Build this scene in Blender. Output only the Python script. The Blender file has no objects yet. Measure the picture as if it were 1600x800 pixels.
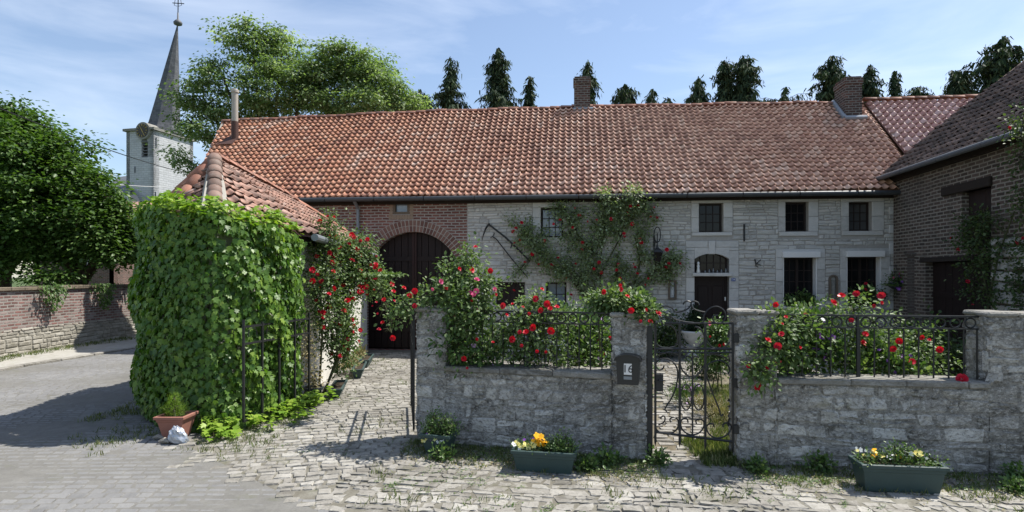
import bpy, bmesh, math, random
import numpy as np
from mathutils import Vector
R = math.radians
random.seed(7)
rng = np.random.default_rng(11)
sc = bpy.context.scene
C = sc.collection

# ------------------------------------------------------------------ camera
F = 900.0; HOR = 430.0; EYE = 2.1
cd = bpy.data.cameras.new('camera'); cam = bpy.data.objects.new('camera', cd); C.objects.link(cam)
cam.location = (0, 0, EYE); cam.rotation_euler = (R(90), 0, 0)
cd.sensor_width = 36; cd.lens = 36*F/1600; cd.shift_y = (HOR-400)/1600; cd.clip_end = 2000; cd.clip_start = .05
sc.camera = cam
# ------------------------------------------------------------------ world + sun
SUN_EL, SUN_AZ = 59.0, 22.0          # azimuth measured from +X towards +Y
w = bpy.data.worlds.new('World'); sc.world = w; w.use_nodes = True
nt = w.node_tree; N = nt.nodes; Lk = nt.links
bg = N['Background']; bg.inputs[1].default_value = .115
sky = N.new('ShaderNodeTexSky'); sky.sky_type = 'NISHITA'; sky.sun_disc = False
sky.sun_elevation = R(SUN_EL); sky.sun_rotation = R(90-SUN_AZ); sky.air_density = 1.0; sky.dust_density = .6; sky.ozone_density = 1.6
tc = N.new('ShaderNodeTexCoord'); mp = N.new('ShaderNodeMapping'); mp.inputs['Scale'].default_value = (1.1, 1.1, 5.5); mp.inputs['Rotation'].default_value = (0, R(7), R(20))
no = N.new('ShaderNodeTexNoise'); no.inputs['Scale'].default_value = 2.2; no.inputs['Detail'].default_value = 7; no.inputs['Roughness'].default_value = .55; no.inputs['Distortion'].default_value = .5
cr = N.new('ShaderNodeValToRGB'); cr.color_ramp.elements[0].position = .44; cr.color_ramp.elements[0].color = (0.06,)*3+(1,); cr.color_ramp.elements[1].position = .8; cr.color_ramp.elements[1].color = (.42,)*3+(1,)
mx = N.new('ShaderNodeMix'); mx.data_type = 'RGBA'; mx.inputs[7].default_value = (7.5, 8.0, 8.8, 1)
Lk.new(tc.outputs['Generated'], mp.inputs[0]); Lk.new(mp.outputs[0], no.inputs[0]); Lk.new(no.outputs[0], cr.inputs[0])
Lk.new(cr.outputs[0], mx.inputs[0]); Lk.new(sky.outputs[0], mx.inputs[6]); Lk.new(mx.outputs[2], bg.inputs[0])
sl = bpy.data.lights.new('sun', 'SUN'); sl.energy = 5.0; sl.angle = R(.53); sl.color = (1, .955, .88)
so = bpy.data.objects.new('sun', sl); C.objects.link(so)
sdir = Vector((math.cos(R(SUN_EL))*math.cos(R(SUN_AZ)), math.cos(R(SUN_EL))*math.sin(R(SUN_AZ)), math.sin(R(SUN_EL))))
so.rotation_euler = sdir.to_track_quat('Z', 'Y').to_euler()
sc.view_settings.view_transform = 'Standard'; sc.view_settings.look = 'None'; sc.view_settings.gamma = 1
sc.view_settings.exposure = 0.62
sc.cycles.use_denoising = True
sc.cycles.max_bounces = 6; sc.cycles.transparent_max_bounces = 8; sc.cycles.diffuse_bounces = 3; sc.cycles.glossy_bounces = 2

# ------------------------------------------------------------------ pixel helpers (photo pixels -> points on real planes)
def at(px, py, Y): return Vector(((px-800)/F*Y, Y, EYE-(py-HOR)/F*Y))
def gd(px, py):
    Y = F*EYE/(py-HOR); return Vector(((px-800)/F*Y, Y, 0))

class Frame:                      # a vertical plane: s along, z up, o outwards (towards the viewer side)
    def __init__(s, x0, y0, x1, y1, z0=0.0):
        s.o = Vector((x0, y0, z0)); d = Vector((x1-x0, y1-y0, 0)); s.len = d.length; s.e = d.normalized()
        s.n = Vector((s.e.y, -s.e.x, 0)); s.ang = math.atan2(s.e.y, s.e.x)
    def p(s, a, z, o=0.0): return s.o + s.e*a + Vector((0, 0, z)) + s.n*o
    def px(s, px, py, o=0.0):     # -> (s, z) of the photo pixel on the plane o in front
        d = Vector(((px-800)/F, 1.0, -(py-HOR)/F)); c = Vector((0, 0, EYE)); q = s.o + s.n*o
        t = (q-c).dot(s.n)/d.dot(s.n); h = c + d*t; return ((h-s.o).dot(s.e), h.z-s.o.z)

# ------------------------------------------------------------------ objects, parts, tags
ORG = {}
def tag(o, label=None, cat=None, group=None, kind=None):
    for k, v in (('label', label), ('category', cat), ('group', group), ('kind', kind)):
        if v: o[k] = v
    return o
def thing(name, label, cat, loc, group=None):
    o = bpy.data.objects.new(name, None); C.objects.link(o); o.location = loc; o.empty_display_size = .2
    ORG[o] = Vector(loc); return tag(o, label, cat, group)
def link_mesh(name, me, mat, parent=None, loc=None, org=None):
    o = bpy.data.objects.new(name, me); C.objects.link(o)
    for m in (mat if isinstance(mat, (list, tuple)) else [mat]): me.materials.append(m)
    if parent is not None: o.parent = parent; ORG[o] = ORG[parent]
    else:
        L = Vector(loc) if loc is not None else Vector((0, 0, 0)); o.location = L; ORG[o] = L
    return o
def copy_part(src, parent, loc):
    c = src.copy(); C.objects.link(c); c.parent = parent; c.location = loc; return c
def sub(co, org): return [(v[0]-org[0], v[1]-org[1], v[2]-org[2]) for v in co]

class MB:
    def __init__(s): s.v = []; s.f = []; s.r = []; s.m = []
    def add(s, vs, fs, r=.5, mi=0):
        b = len(s.v); s.v += [tuple(v) for v in vs]
        for f in fs: s.f.append([i+b for i in f]); s.r.append(r); s.m.append(mi)
    def box(s, fr, a0, a1, z0, z1, o0, o1, r=.5, bev=0.0, mi=0):
        if bev:
            b = bev; ring = lambda z, k: [fr.p(a, z, o) for a, o in ((a0+k, o0+b), (a0+b+0, o0+k), (a1-b, o0+k), (a1-k, o0+b), (a1-k, o1-b), (a1-b, o1-k), (a0+b, o1-k), (a0+k, o1-b))]
            vs = ring(z0, b) + ring(z0+b, 0) + ring(z1-b, 0) + ring(z1, b)
            fs = [list(range(7, -1, -1)), list(range(24, 32))]
            for k in range(3):
                for i in range(8): j = (i+1) % 8; fs.append([k*8+i, k*8+j, k*8+8+j, k*8+8+i])
            s.add(vs, fs, r, mi); return
        vs = [fr.p(a, z, o) for z in (z0, z1) for a, o in ((a0, o1), (a1, o1), (a1, o0), (a0, o0))]
        s.add(vs, [(3, 2, 1, 0), (4, 5, 6, 7), (0, 1, 5, 4), (1, 2, 6, 5), (2, 3, 7, 6), (3, 0, 4, 7)], r, mi)
    def tube(s, pts, rad, n=6, r=.5, closed=False, mi=0):
        pts = [Vector(p) for p in pts]; k = len(pts)
        if k < 2: return
        rad = [rad]*k if not isinstance(rad, (list, tuple)) else list(rad)
        vs = []; up = None
        for i, p in enumerate(pts):
            if closed: d = pts[(i+1) % k]-pts[i-1]
            else: d = pts[min(i+1, k-1)]-pts[max(i-1, 0)]
            if d.length < 1e-7: d = Vector((0, 0, 1))
            d.normalize()
            if up is None or abs(up.dot(d)) > .95: up = Vector((0, 0, 1)) if abs(d.z) < .9 else Vector((1, 0, 0))
            x = up.cross(d); x.normalize(); y = d.cross(x); up = y if abs(y.dot(d)) < .5 else up
            for j in range(n):
                t = 2*math.pi*j/n; vs.append(p + (x*math.cos(t)+y*math.sin(t))*rad[i])
        fs = []
        for i in range(k if closed else k-1):
            a = i*n; b = ((i+1) % k)*n
            for j in range(n): q = (j+1) % n; fs.append([a+j, a+q, b+q, b+j])
        if not closed: fs.append(list(range(n-1, -1, -1))); fs.append([(k-1)*n+j for j in range(n)])
        s.add(vs, fs, r, mi)
    def lathe(s, c, prof, n=20, r=.5, sq=False, caps=True, mi=0):
        c = Vector(c); vs = []
        for rr, z in prof:
            for j in range(n):
                t = 2*math.pi*(j+(.5 if sq else 0))/n; vs.append(c+Vector((rr*math.cos(t), rr*math.sin(t), z)))
        fs = []
        for i in range(len(prof)-1):
            for j in range(n): q = (j+1) % n; fs.append([i*n+j, i*n+q, i*n+n+q, i*n+n+j])
        if caps: fs.append(list(range(n-1, -1, -1))); fs.append([(len(prof)-1)*n+j for j in range(n)])
        s.add(vs, fs, r, mi)
    def wall(s, fr, a0, a1, z0, z1, holes=(), th=.4, reveal=.18, mi=0):
        # front skin with rectangular holes, reveals round each hole, back skin and ends
        A = sorted({a0, a1, *[h[0] for h in holes], *[h[1] for h in holes]}); Z = sorted({z0, z1, *[h[2] for h in holes], *[h[3] for h in holes]})
        for i in range(len(A)-1):
            for j in range(len(Z)-1):
                ca, cz = (A[i]+A[i+1])/2, (Z[j]+Z[j+1])/2
                if any(h[0] < ca < h[1] and h[2] < cz < h[3] for h in holes): continue
                s.add([fr.p(A[i], Z[j]), fr.p(A[i+1], Z[j]), fr.p(A[i+1], Z[j+1]), fr.p(A[i], Z[j+1])], [(0, 1, 2, 3)], .5, mi)
        for h in holes:
            q = [(h[0], h[2]), (h[1], h[2]), (h[1], h[3]), (h[0], h[3])]
            for k in range(4):
                a, b = q[k], q[(k+1) % 4]
                s.add([fr.p(a[0], a[1]), fr.p(b[0], b[1]), fr.p(b[0], b[1], -reveal), fr.p(a[0], a[1], -reveal)], [(3, 2, 1, 0)], .5, mi)
        s.add([fr.p(a, z, -th) for a, z in ((a0, z0), (a1, z0), (a1, z1), (a0, z1))], [(3, 2, 1, 0)], .5, mi)
        for a, fl in ((a0, 0), (a1, 1)):
            s.add([fr.p(a, z0, 0), fr.p(a, z0, -th), fr.p(a, z1, -th), fr.p(a, z1, 0)], [(3, 2, 1, 0) if not fl else (0, 1, 2, 3)], .5, mi)
        s.add([fr.p(a0, z1, 0), fr.p(a1, z1, 0), fr.p(a1, z1, -th), fr.p(a0, z1, -th)], [(0, 1, 2, 3)], .5, mi)
    def build(s, name, mat, parent=None, loc=None, smooth=False, org=None):
        me = bpy.data.meshes.new(name)
        o_ = ORG[parent] if parent is not None else (Vector(loc) if loc is not None else Vector((0, 0, 0)))
        if org is not None: o_ = Vector(org)
        me.from_pydata(sub(s.v, o_), [], s.f); 
        a = me.attributes.new('rnd', 'FLOAT', 'FACE'); a.data.foreach_set('value', np.array(s.r, dtype=np.float32))
        if any(s.m): me.polygons.foreach_set('material_index', s.m)
        if smooth: me.polygons.foreach_set('use_smooth', [True]*len(me.polygons))
        me.update()
        return link_mesh(name, me, mat, parent, loc)

def np_mesh(name, V, Fc, rnd, mat, parent=None, loc=None, smooth=False):
    o_ = ORG[parent] if parent is not None else (Vector(loc) if loc is not None else Vector((0, 0, 0)))
    V = np.asarray(V, dtype=np.float32) - np.array(o_, dtype=np.float32); Fc = np.asarray(Fc, dtype=np.int32)
    me = bpy.data.meshes.new(name); me.vertices.add(len(V)); me.vertices.foreach_set('co', V.ravel())
    k = Fc.shape[1]; me.loops.add(Fc.size); me.loops.foreach_set('vertex_index', Fc.ravel())
    me.polygons.add(len(Fc)); me.polygons.foreach_set('loop_start', np.arange(0, Fc.size, k, dtype=np.int32))
    try: me.polygons.foreach_set('loop_total', np.full(len(Fc), k, dtype=np.int32))
    except Exception: pass
    a = me.attributes.new('rnd', 'FLOAT', 'FACE'); a.data.foreach_set('value', np.asarray(rnd, dtype=np.float32))
    me.update(calc_edges=True)
    if smooth: me.polygons.foreach_set('use_smooth', [True]*len(me.polygons))
    return link_mesh(name, me, mat, parent, loc)

# leaf templates: (x across, y along, z up) ; faces are triangles or quads (uniform)
LEAF4 = (np.array([(0, 0, 0), (.33, .45, .08), (0, 1, -.06), (-.33, .45, .08)], float), np.array([(0, 1, 2, 3)]))
LEAF6 = (np.array([(0, 0, 0), (.30, .25, .07), (.30, .68, .05), (0, 1.05, -.1), (-.30, .68, .05), (-.30, .25, .07)], float), np.array([(0, 1, 2, 3), (0, 3, 4, 5)]))
IVY = (np.array([(0, .12, 0), (.22, -.05, .02), (.52, .12, .02), (.36, .36, .05), (.50, .66, -.02), (.24, .62, .04), (0, 1.08, -.10),
                 (-.24, .62, .04), (-.50, .66, -.02), (-.36, .36, .05), (-.52, .12, .02), (-.22, -.05, .02)], float),
       np.array([(0, i, i+1) for i in range(1, 11)] + [(0, 11, 1)]))
BLADE = (np.array([(-.035, 0, 0), (.035, 0, 0), (.02, .6, .08), (0, 1, .25)], float), np.array([(0, 1, 2, 3)]))
SPRAY = (np.array([(-.10, 0, 0), (.10, 0, 0), (.16, .5, -.02), (0, 1.0, -.10)], float), np.array([(0, 1, 2, 3)]))
def unit(v): return v/np.maximum(np.linalg.norm(v, axis=1, keepdims=True), 1e-6)
def leaves(name, P, D, Nn, S, mat, tpl=LEAF4, parent=None, loc=None, rnd=None):
    # P positions, D leaf direction, Nn leaf normal (need not be square to D), S size
    T, Fc = tpl; n = len(P); D = unit(D); X = unit(np.cross(D, Nn)); Z = np.cross(X, D)
    V = P[:, None, :] + S[:, None, None]*(T[None, :, 0:1]*X[:, None, :] + T[None, :, 1:2]*D[:, None, :] + T[None, :, 2:3]*Z[:, None, :])
    Fa = (Fc[None] + (np.arange(n)*len(T))[:, None, None]).reshape(-1, Fc.shape[1])
    rnd = rng.random(n) if rnd is None else rnd
    return np_mesh(name, V.reshape(-1, 3), Fa, np.repeat(rnd, len(Fc)), mat, parent, loc)
def rdir(n): return unit(rng.normal(size=(n, 3)))

# ------------------------------------------------------------------ materials
def mat(name, rough=.8, spec=.3, metal=0):
    m = bpy.data.materials.new(name); m.use_nodes = True; b = m.node_tree.nodes['Principled BSDF']
    b.inputs['Roughness'].default_value = rough; b.inputs['Specular IOR Level'].default_value = spec; b.inputs['Metallic'].default_value = metal
    return m, m.node_tree, b
def nd(nt, t, **k):
    n = nt.nodes.new('ShaderNode'+t)
    for a, v in k.items():
        if a.startswith('i_'):
            key = a[2:]; n.inputs[int(key) if key.isdigit() else key].default_value = v
        else: setattr(n, a, v)
    return n
def coords(nt, scale=(1, 1, 1), rot=(0, 0, 0)):
    t = nd(nt, 'TexCoord'); m = nd(nt, 'Mapping'); m.inputs['Scale'].default_value = scale; m.inputs['Rotation'].default_value = rot
    nt.links.new(t.outputs['Object'], m.inputs[0]); return m.outputs[0]
def noise(nt, vec, scale, detail=4, rough=.55, dist=0):
    n = nd(nt, 'TexNoise'); n.inputs['Scale'].default_value = scale; n.inputs['Detail'].default_value = detail; n.inputs['Roughness'].default_value = rough; n.inputs['Distortion'].default_value = dist
    nt.links.new(vec, n.inputs['Vector']); return n.outputs[0]
def ramp(nt, val, stops):
    r = nd(nt, 'ValToRGB'); e = r.color_ramp.elements
    while len(e) < len(stops): e.new(.5)
    for k, (p, c) in enumerate(stops): e[k].position = p; e[k].color = tuple(c[:3])+(1,) if isinstance(c, (tuple, list)) else (c, c, c, 1)
    nt.links.new(val, r.inputs[0]); return r.outputs[0]
def mixc(nt, fac, a, b, mode='MIX'):
    m = nd(nt, 'Mix', data_type='RGBA', blend_type=mode)
    for sock, v in ((m.inputs[0], fac), (m.inputs[6], a), (m.inputs[7], b)):
        if isinstance(v, (int, float)): sock.default_value = v
        elif isinstance(v, tuple): sock.default_value = v+(1,) if len(v) == 3 else v
        else: nt.links.new(v, sock)
    return m.outputs[2]
def math2(nt, op, a, b):
    m = nd(nt, 'Math', operation=op)
    for s_, v in ((m.inputs[0], a), (m.inputs[1], b)):
        if isinstance(v, (int, float)): s_.default_value = v
        else: nt.links.new(v, s_)
    return m.outputs[0]
def bump(nt, b, h, strength=.5, dist=.02):
    n = nd(nt, 'Bump'); n.inputs['Strength'].default_value = strength; n.inputs['Distance'].default_value = dist
    nt.links.new(h, n.inputs['Height']); nt.links.new(n.outputs[0], b.inputs['Normal'])
def attr(nt, name='rnd'): return nd(nt, 'Attribute', attribute_name=name).outputs['Fac']

def leafmat(name, stops, trans=.25, rough=.5, spec=.35):
    m, nt, b = mat(name, rough, spec); out = nt.nodes['Material Output']
    c = ramp(nt, attr(nt), stops); nt.links.new(c, b.inputs['Base Color'])
    t = nd(nt, 'BsdfTranslucent'); c2 = mixc(nt, 1.0, c, (1.3, 1.5, .55), 'MULTIPLY'); nt.links.new(c2, t.inputs[0])
    x = nd(nt, 'MixShader'); x.inputs[0].default_value = trans
    nt.links.new(b.outputs[0], x.inputs[1]); nt.links.new(t.outputs[0], x.inputs[2]); nt.links.new(x.outputs[0], out.inputs[0]); return m
def plain(name, col, rough=.6, spec=.3, metal=0, nz=.25, sc_=25, bmp=.15):
    m, nt, b = mat(name, rough, spec, metal); v = coords(nt); n = noise(nt, v, sc_, 5)
    n2 = noise(nt, v, sc_*.13, 3)
    c = mixc(nt, math2(nt, 'MULTIPLY', n, nz*2), tuple(col), tuple(x*.45 for x in col))
    c = mixc(nt, math2(nt, 'MULTIPLY', n2, nz), c, tuple(min(1, x*1.5+.01) for x in col))
    nt.links.new(c, b.inputs['Base Color'])
    if bmp: bump(nt, b, n, bmp, .004)
    return m
def stonemat(name, base, dark, light, rel=.6, lichen=None, dk=.5, sc_=1.0):
    m, nt, b = mat(name, .9, .15); v = coords(nt, (1, 1, 1.6)); r = attr(nt)
    c = ramp(nt, r, [(0, dark), (.35, base), (.7, base), (1, light)])
    fine = noise(nt, v, 38*sc_, 8, .7); mid = noise(nt, v, 7*sc_, 6, .65, .6); big = noise(nt, v, 1.1*sc_, 5, .6, .4)
    c = mixc(nt, ramp(nt, mid, [(.38, 0.0), (.66, .75)]), c, light)
    c = mixc(nt, ramp(nt, fine, [(.5, 0.0), (.68, dk)]), c, dark)
    c = mixc(nt, ramp(nt, big, [(.48, 0.0), (.7, dk)]), c, dark)
    if name.startswith('rubble'): c = mixc(nt, ramp(nt, noise(nt, v, 22, 8, .8), [(.50, 0.0), (.62, .6)]), c, tuple(x*1.15 for x in light)); c = mixc(nt, ramp(nt, noise(nt, v, 31, 8, .8, .5), [(.52, 0.0), (.62, .6)]), c, dark)
    if lichen: c = mixc(nt, ramp(nt, noise(nt, v, 2.7, 6, .7, .8), [(.57, 0.0), (.68, .55)]), c, lichen)
    nt.links.new(c, b.inputs['Base Color'])
    h = math2(nt, 'ADD', math2(nt, 'MULTIPLY', fine, .35), mid); bump(nt, b, h, rel, .03); return m
def brickmat(name, ang, cols, mortar, bw=.22, bh=.067, ms=.011, dirt=.4, dirtcol=(.05, .045, .04)):
    m, nt, b = mat(name, .88, .2); v0 = coords(nt, rot=(0, 0, -ang)); sp = nd(nt, 'SeparateXYZ'); nt.links.new(v0, sp.inputs[0])
    u = math2(nt, 'ADD', sp.outputs[0], sp.outputs[1]); cb = nd(nt, 'CombineXYZ')
    wob = noise(nt, v0, 2.2, 3); wob2 = noise(nt, v0, 9, 3)
    nt.links.new(math2(nt, 'ADD', u, math2(nt, 'MULTIPLY', wob2, .03)), cb.inputs[0])
    nt.links.new(math2(nt, 'ADD', sp.outputs[2], math2(nt, 'MULTIPLY', wob, .035)), cb.inputs[1])
    br = nd(nt, 'TexBrick'); nt.links.new(cb.outputs[0], br.inputs['Vector'])
    for k, x in (('Scale', 1.0), ('Mortar Size', ms), ('Mortar Smooth', .35), ('Bias', 0), ('Brick Width', bw), ('Row Height', bh)): br.inputs[k].default_value = x
    br.inputs['Color1'].default_value = (0, 0, 0, 1); br.inputs['Color2'].default_value = (1, 1, 1, 1); br.inputs['Mortar'].default_value = (.5, .5, .5, 1)
    c = ramp(nt, br.outputs['Color'], [(k/(len(cols)-1), q) for k, q in enumerate(cols)])
    fine = noise(nt, v0, 45, 6, .7)
    c = mixc(nt, ramp(nt, fine, [(.45, 0.0), (.7, .5)]), c, dirtcol)
    mo = mixc(nt, fine, mortar, tuple(x*.7 for x in mortar))
    c = mixc(nt, ramp(nt, br.outputs['Fac'], [(.25, 0.0), (.8, 1.0)]), c, mo)
    c = mixc(nt, ramp(nt, noise(nt, v0, 1.3, 6, .65, .5), [(.45, 0.0), (.72, dirt)]), c, dirtcol)
    nt.links.new(c, b.inputs['Base Color'])
    h = math2(nt, 'ADD', math2(nt, 'MULTIPLY', br.outputs['Fac'], -1.0), math2(nt, 'MULTIPLY', fine, .5)); bump(nt, b, h, .7, .012); return m
def tilemat(name, stops, moss=(.16, .15, .12), mossf=.5, shift=True, rough=.7):
    m, nt, b = mat(name, rough, .35); v = coords(nt); r = attr(nt)
    big = noise(nt, v, .45, 4, .6, .3)
    rr = math2(nt, 'ADD', math2(nt, 'MULTIPLY', r, .75), math2(nt, 'MULTIPLY', math2(nt, 'SUBTRACT', big, .27), .7)) if shift else r
    c = ramp(nt, rr, stops)
    pat = noise(nt, v, 1.7, 6, .72, 1.2); c = mixc(nt, ramp(nt, pat, [(.56, 0.0), (.66, .42)]), c, (.17, .15, .115))
    if shift == 'x':      # the right two thirds of the roof are greyer with age, the left end was relaid
        sp = nd(nt, 'SeparateXYZ'); nt.links.new(v, sp.inputs[0]); g = math2(nt, 'ADD', math2(nt, 'MULTIPLY', sp.outputs[0], .11), math2(nt, 'MULTIPLY', big, 1.2))
        c = mixc(nt, ramp(nt, g, [(.0, 0.0), (.9, .6)]), c, mixc(nt, r, (.48, .29, .22), (.74, .53, .43)))
    mid = noise(nt, v, 9, 6, .7, .5); fine = noise(nt, v, 45, 5, .7)
    c = mixc(nt, ramp(nt, mid, [(.5, 0.0), (.68, mossf)]), c, moss)
    c = mixc(nt, ramp(nt, fine, [(.52, 0.0), (.7, .18)]), c, (.08, .055, .05))
    nt.links.new(c, b.inputs['Base Color']); bump(nt, b, fine, .3, .006); return m

M = {}
M['iron'] = plain('wrought_iron', (.018, .019, .02), .45, .4, 0, .3, 40, .3)
M['zinc'] = plain('zinc', (.22, .24, .26), .45, .5, .3, .3, 8)
M['gutter'] = plain('gutter', (.06, .065, .07), .5, .4, .2, .3, 8)
M['wood_dark'] = None
def woodmat(name, col, col2, rough=.6, sx=1.0, ax=0):
    m, nt, b = mat(name, rough, .3); v = coords(nt, (14*sx, 14*sx, .9)); n = noise(nt, v, 2.5, 6, .6, .3); v2 = coords(nt); n2 = noise(nt, v2, 4, 4)
    c = mixc(nt, n, col, col2); c = mixc(nt, math2(nt, 'MULTIPLY', n2, .5), c, tuple(x*.6 for x in col)); nt.links.new(c, b.inputs['Base Color']); bump(nt, b, n, .4, .006); return m
M['wood_dark'] = woodmat('dark_stained_wood', (.022, .011, .009), (.010, .006, .005))
M['wood_frame'] = woodmat('window_wood', (.028, .017, .014), (.015, .010, .009))
M['wood_grey'] = woodmat('weathered_wood', (.20, .16, .12), (.09, .07, .055), .8)
M['wood_lintel'] = woodmat('old_timber', (.035, .026, .021), (.02, .015, .012), .9)
M['white'] = plain('white_paint', (.72, .71, .69), .5, .4, 0, .12, 20, .1)
M['limewash'] = plain('limewash', (.66, .64, .58), .9, .1, 0, .45, 9, .5)
M['silver'] = plain('plastic_bag', (.42, .45, .50), .28, .6, .4, .5, 30, .6)
M['slate'] = plain('slate', (.10, .105, .115), .6, .4, 0, .35, 3, .2)
M['lead'] = plain('lead_flashing', (.32, .34, .37), .5, .4, .3, .25, 6, .2)
M['flue'] = plain('flue_pipe', (.42, .37, .31), .6, .4, .1, .3, 6, .2)
M['rust'] = plain('rusty_iron', (.09, .045, .035), .7, .3, .1, .4, 10, .2)
M['planter'] = plain('green_plastic', (.035, .065, .062), .55, .4, 0, .35, 12, .1)
M['bucket'] = plain('dark_plastic', (.03, .038, .045), .5, .4, 0, .3, 12, .1)
M['terra'] = plain('terracotta', (.30, .135, .10), .8, .3, 0, .35, 12, .2)
M['soil'] = plain('soil', (.05, .038, .028), .95, .1, 0, .5, 30, .8)
M['urn'] = plain('urn_stone', (.50, .51, .52), .8, .3, 0, .3, 12, .3)
M['black'] = plain('mailbox_black', (.016, .017, .019), .35, .5, 0, .2, 30, .1)
M['ink'] = plain('black_ink', (.01, .01, .01), .6)
M['blue'] = plain('blue_enamel', (.03, .07, .28), .3, .5)
M['cable'] = plain('black_cable', (.02, .02, .02), .6)
M['cable_grey'] = plain('grey_cable', (.45, .45, .45), .6)
M['gold'] = plain('gold_paint', (.5, .36, .10), .4, .5, .5)
M['dialmat'] = plain('clock_face', (.06, .055, .05), .6)
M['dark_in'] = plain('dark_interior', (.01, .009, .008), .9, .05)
M['bark'] = plain('bark', (.085, .065, .048), .95, .1, 0, .5, 9, .8)
M['stem'] = plain('rose_stem', (.07, .075, .035), .8, .2, 0, .4, 20, .3)
M['curtain'] = plain('lace_curtain', (.42, .45, .47), .9, .1, 0, .5, 18, .3)
M['ochre'] = plain('ochre_brick', (.30, .23, .17), .9, .1, 0, .4, 20, .4)
def glassmat(name, col, rough=.06, spec=.6):
    m, nt, b = mat(name, rough, spec); v = coords(nt); n = noise(nt, v, 3, 2); c = mixc(nt, n, col, tuple(x*.4 for x in col)); nt.links.new(c, b.inputs['Base Color'])
    n3 = noise(nt, v, 1.5, 2); bump(nt, b, n3, .08, .02); return m
M['glass'] = glassmat('window_glass', (.012, .012, .014), .12, .25)
M['glass_net'] = glassmat('window_glass_with_lace', (.10, .10, .10), .15, .4)
M['glass_sky'] = glassmat('window_glass_with_sky_and_net', (.26, .32, .40), .1, .9)  # reflected sky painted into the pane colour, together with a pale net
M['stone_f'] = stonemat('facade_stone', (.48, .47, .44), (.30, .29, .27), (.62, .60, .56), 1.0, None, .3, .8)
M['mortar_f'] = plain('facade_mortar', (.38, .36, .33), .95, .1, 0, .4, 18, .8)
M['dressed'] = stonemat('dressed_stone', (.50, .49, .465), (.36, .35, .33), (.60, .585, .56), .5, None, .3)
M['rubble'] = stonemat('rubble_stone', (.26, .25, .23), (.06, .056, .048), (.56, .545, .51), 1.0, (.17, .16, .085), .85, .8)
M['rubble_mortar'] = stonemat('rubble_mortar', (.21, .20, .18), (.05, .047, .041), (.42, .41, .385), 1.0, None, .9, .8)
M['coping'] = stonemat('coping_stone', (.22, .21, .185), (.08, .075, .065), (.36, .35, .325), 1.0, (.16, .15, .085), .7)
M['church'] = brickmat('church_masonry', R(-15), [(.46, .465, .48), (.52, .525, .54), (.43, .435, .445)], (.40, .40, .41), .7, .26, .03, .35, (.27, .27, .28))
M['cobble'] = stonemat('cobble_stone', (.235, .22, .195), (.125, .117, .10), (.38, .365, .33), .9, (.17, .165, .11), .55, .6)
M['sett'] = stonemat('road_sett', (.185, .183, .18), (.155, .153, .15), (.225, .222, .216), .4, None, .35, .7)
M['lane'] = stonemat('lane_dust', (.155, .15, .138), (.11, .107, .098), (.20, .195, .18), .5, (.12, .125, .08), .45, .7)
M['grout'] = stonemat('grout', (.14, .13, .105), (.09, .08, .06), (.25, .24, .205), .5, (.09, .10, .045), .4, .6)
M['dust'] = stonemat('road_dust', (.24, .235, .225), (.18, .175, .17), (.30, .29, .28), .3, None, .25, .6)
M['paveside'] = stonemat('gravel_verge', (.33, .315, .28), (.20, .19, .165), (.42, .41, .38), .6, (.16, .18, .08), .35, .8)
M['earth'] = stonemat('earth', (.14, .12, .085), (.07, .06, .045), (.22, .20, .15), .8, (.06, .10, .03), .5, .5)
M['meadow'] = stonemat('meadow', (.06, .09, .03), (.04, .06, .02), (.09, .12, .05), .5, None, .4, .3)
M['tile'] = tilemat('clay_pantile', [(0, (.28, .14, .10)), (.25, (.48, .21, .135)), (.5, (.64, .285, .17)), (.75, (.72, .35, .21)), (1, (.74, .50, .38))], (.36, .29, .24), .3, 'x')
M['tile_grey'] = tilemat('weathered_pantile', [(0, (.15, .10, .085)), (.3, (.30, .18, .14)), (.55, (.42, .24, .18)), (.8, (.50, .30, .23)), (1, (.52, .40, .34))], (.21, .19, .165), .6)
M['tile_new'] = tilemat('new_pantile', [(0, (.50, .27, .23)), (.5, (.62, .36, .31)), (1, (.70, .50, .46))], (.5, .4, .36), .0, False, .45)
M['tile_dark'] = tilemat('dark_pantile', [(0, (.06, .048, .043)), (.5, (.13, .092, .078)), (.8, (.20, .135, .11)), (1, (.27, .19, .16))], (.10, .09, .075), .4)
M['ridge'] = tilemat('ridge_tile', [(0, (.16, .08, .06)), (.5, (.33, .14, .09)), (1, (.45, .22, .15))], (.22, .2, .17), .5)
M['ridge_grey'] = tilemat('mossy_ridge_tile', [(0, (.11, .075, .06)), (.5, (.21, .13, .10)), (1, (.29, .195, .155))], (.24, .21, .18), .6)
M['mortar_l'] = plain('ridge_mortar', (.36, .34, .30), .95, .1, 0, .4, 12, .6)

G = lambda *a: [(k/(len(a)-1), c) for k, c in enumerate(a)]
M['ivy'] = leafmat('creeper_leaf', G((.035, .09, .014), (.075, .16, .024), (.14, .24, .036), (.26, .37, .07)), .34, .42, .4)
M['ivy_young'] = leafmat('young_creeper_leaf', G((.13, .24, .03), (.20, .32, .04), (.28, .38, .06)), .3, .4)
M['tree_dark'] = leafmat('dark_tree_leaf', G((.03, .065, .014), (.055, .11, .024), (.085, .15, .035), (.13, .20, .055)), .35, .45)
M['tree_light'] = leafmat('feathery_tree_leaf', G((.065, .11, .045), (.12, .18, .075), (.19, .26, .12), (.40, .46, .31)), .42, .5)
M['conifer'] = leafmat('conifer_spray', G((.010, .022, .011), (.02, .04, .02), (.042, .07, .034), (.08, .115, .055)), .12, .7, .15)
M['rose_leaf'] = leafmat('rose_leaf', G((.05, .09, .028), (.085, .14, .045), (.13, .19, .07), (.21, .27, .13)), .3, .5, .25)
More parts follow.
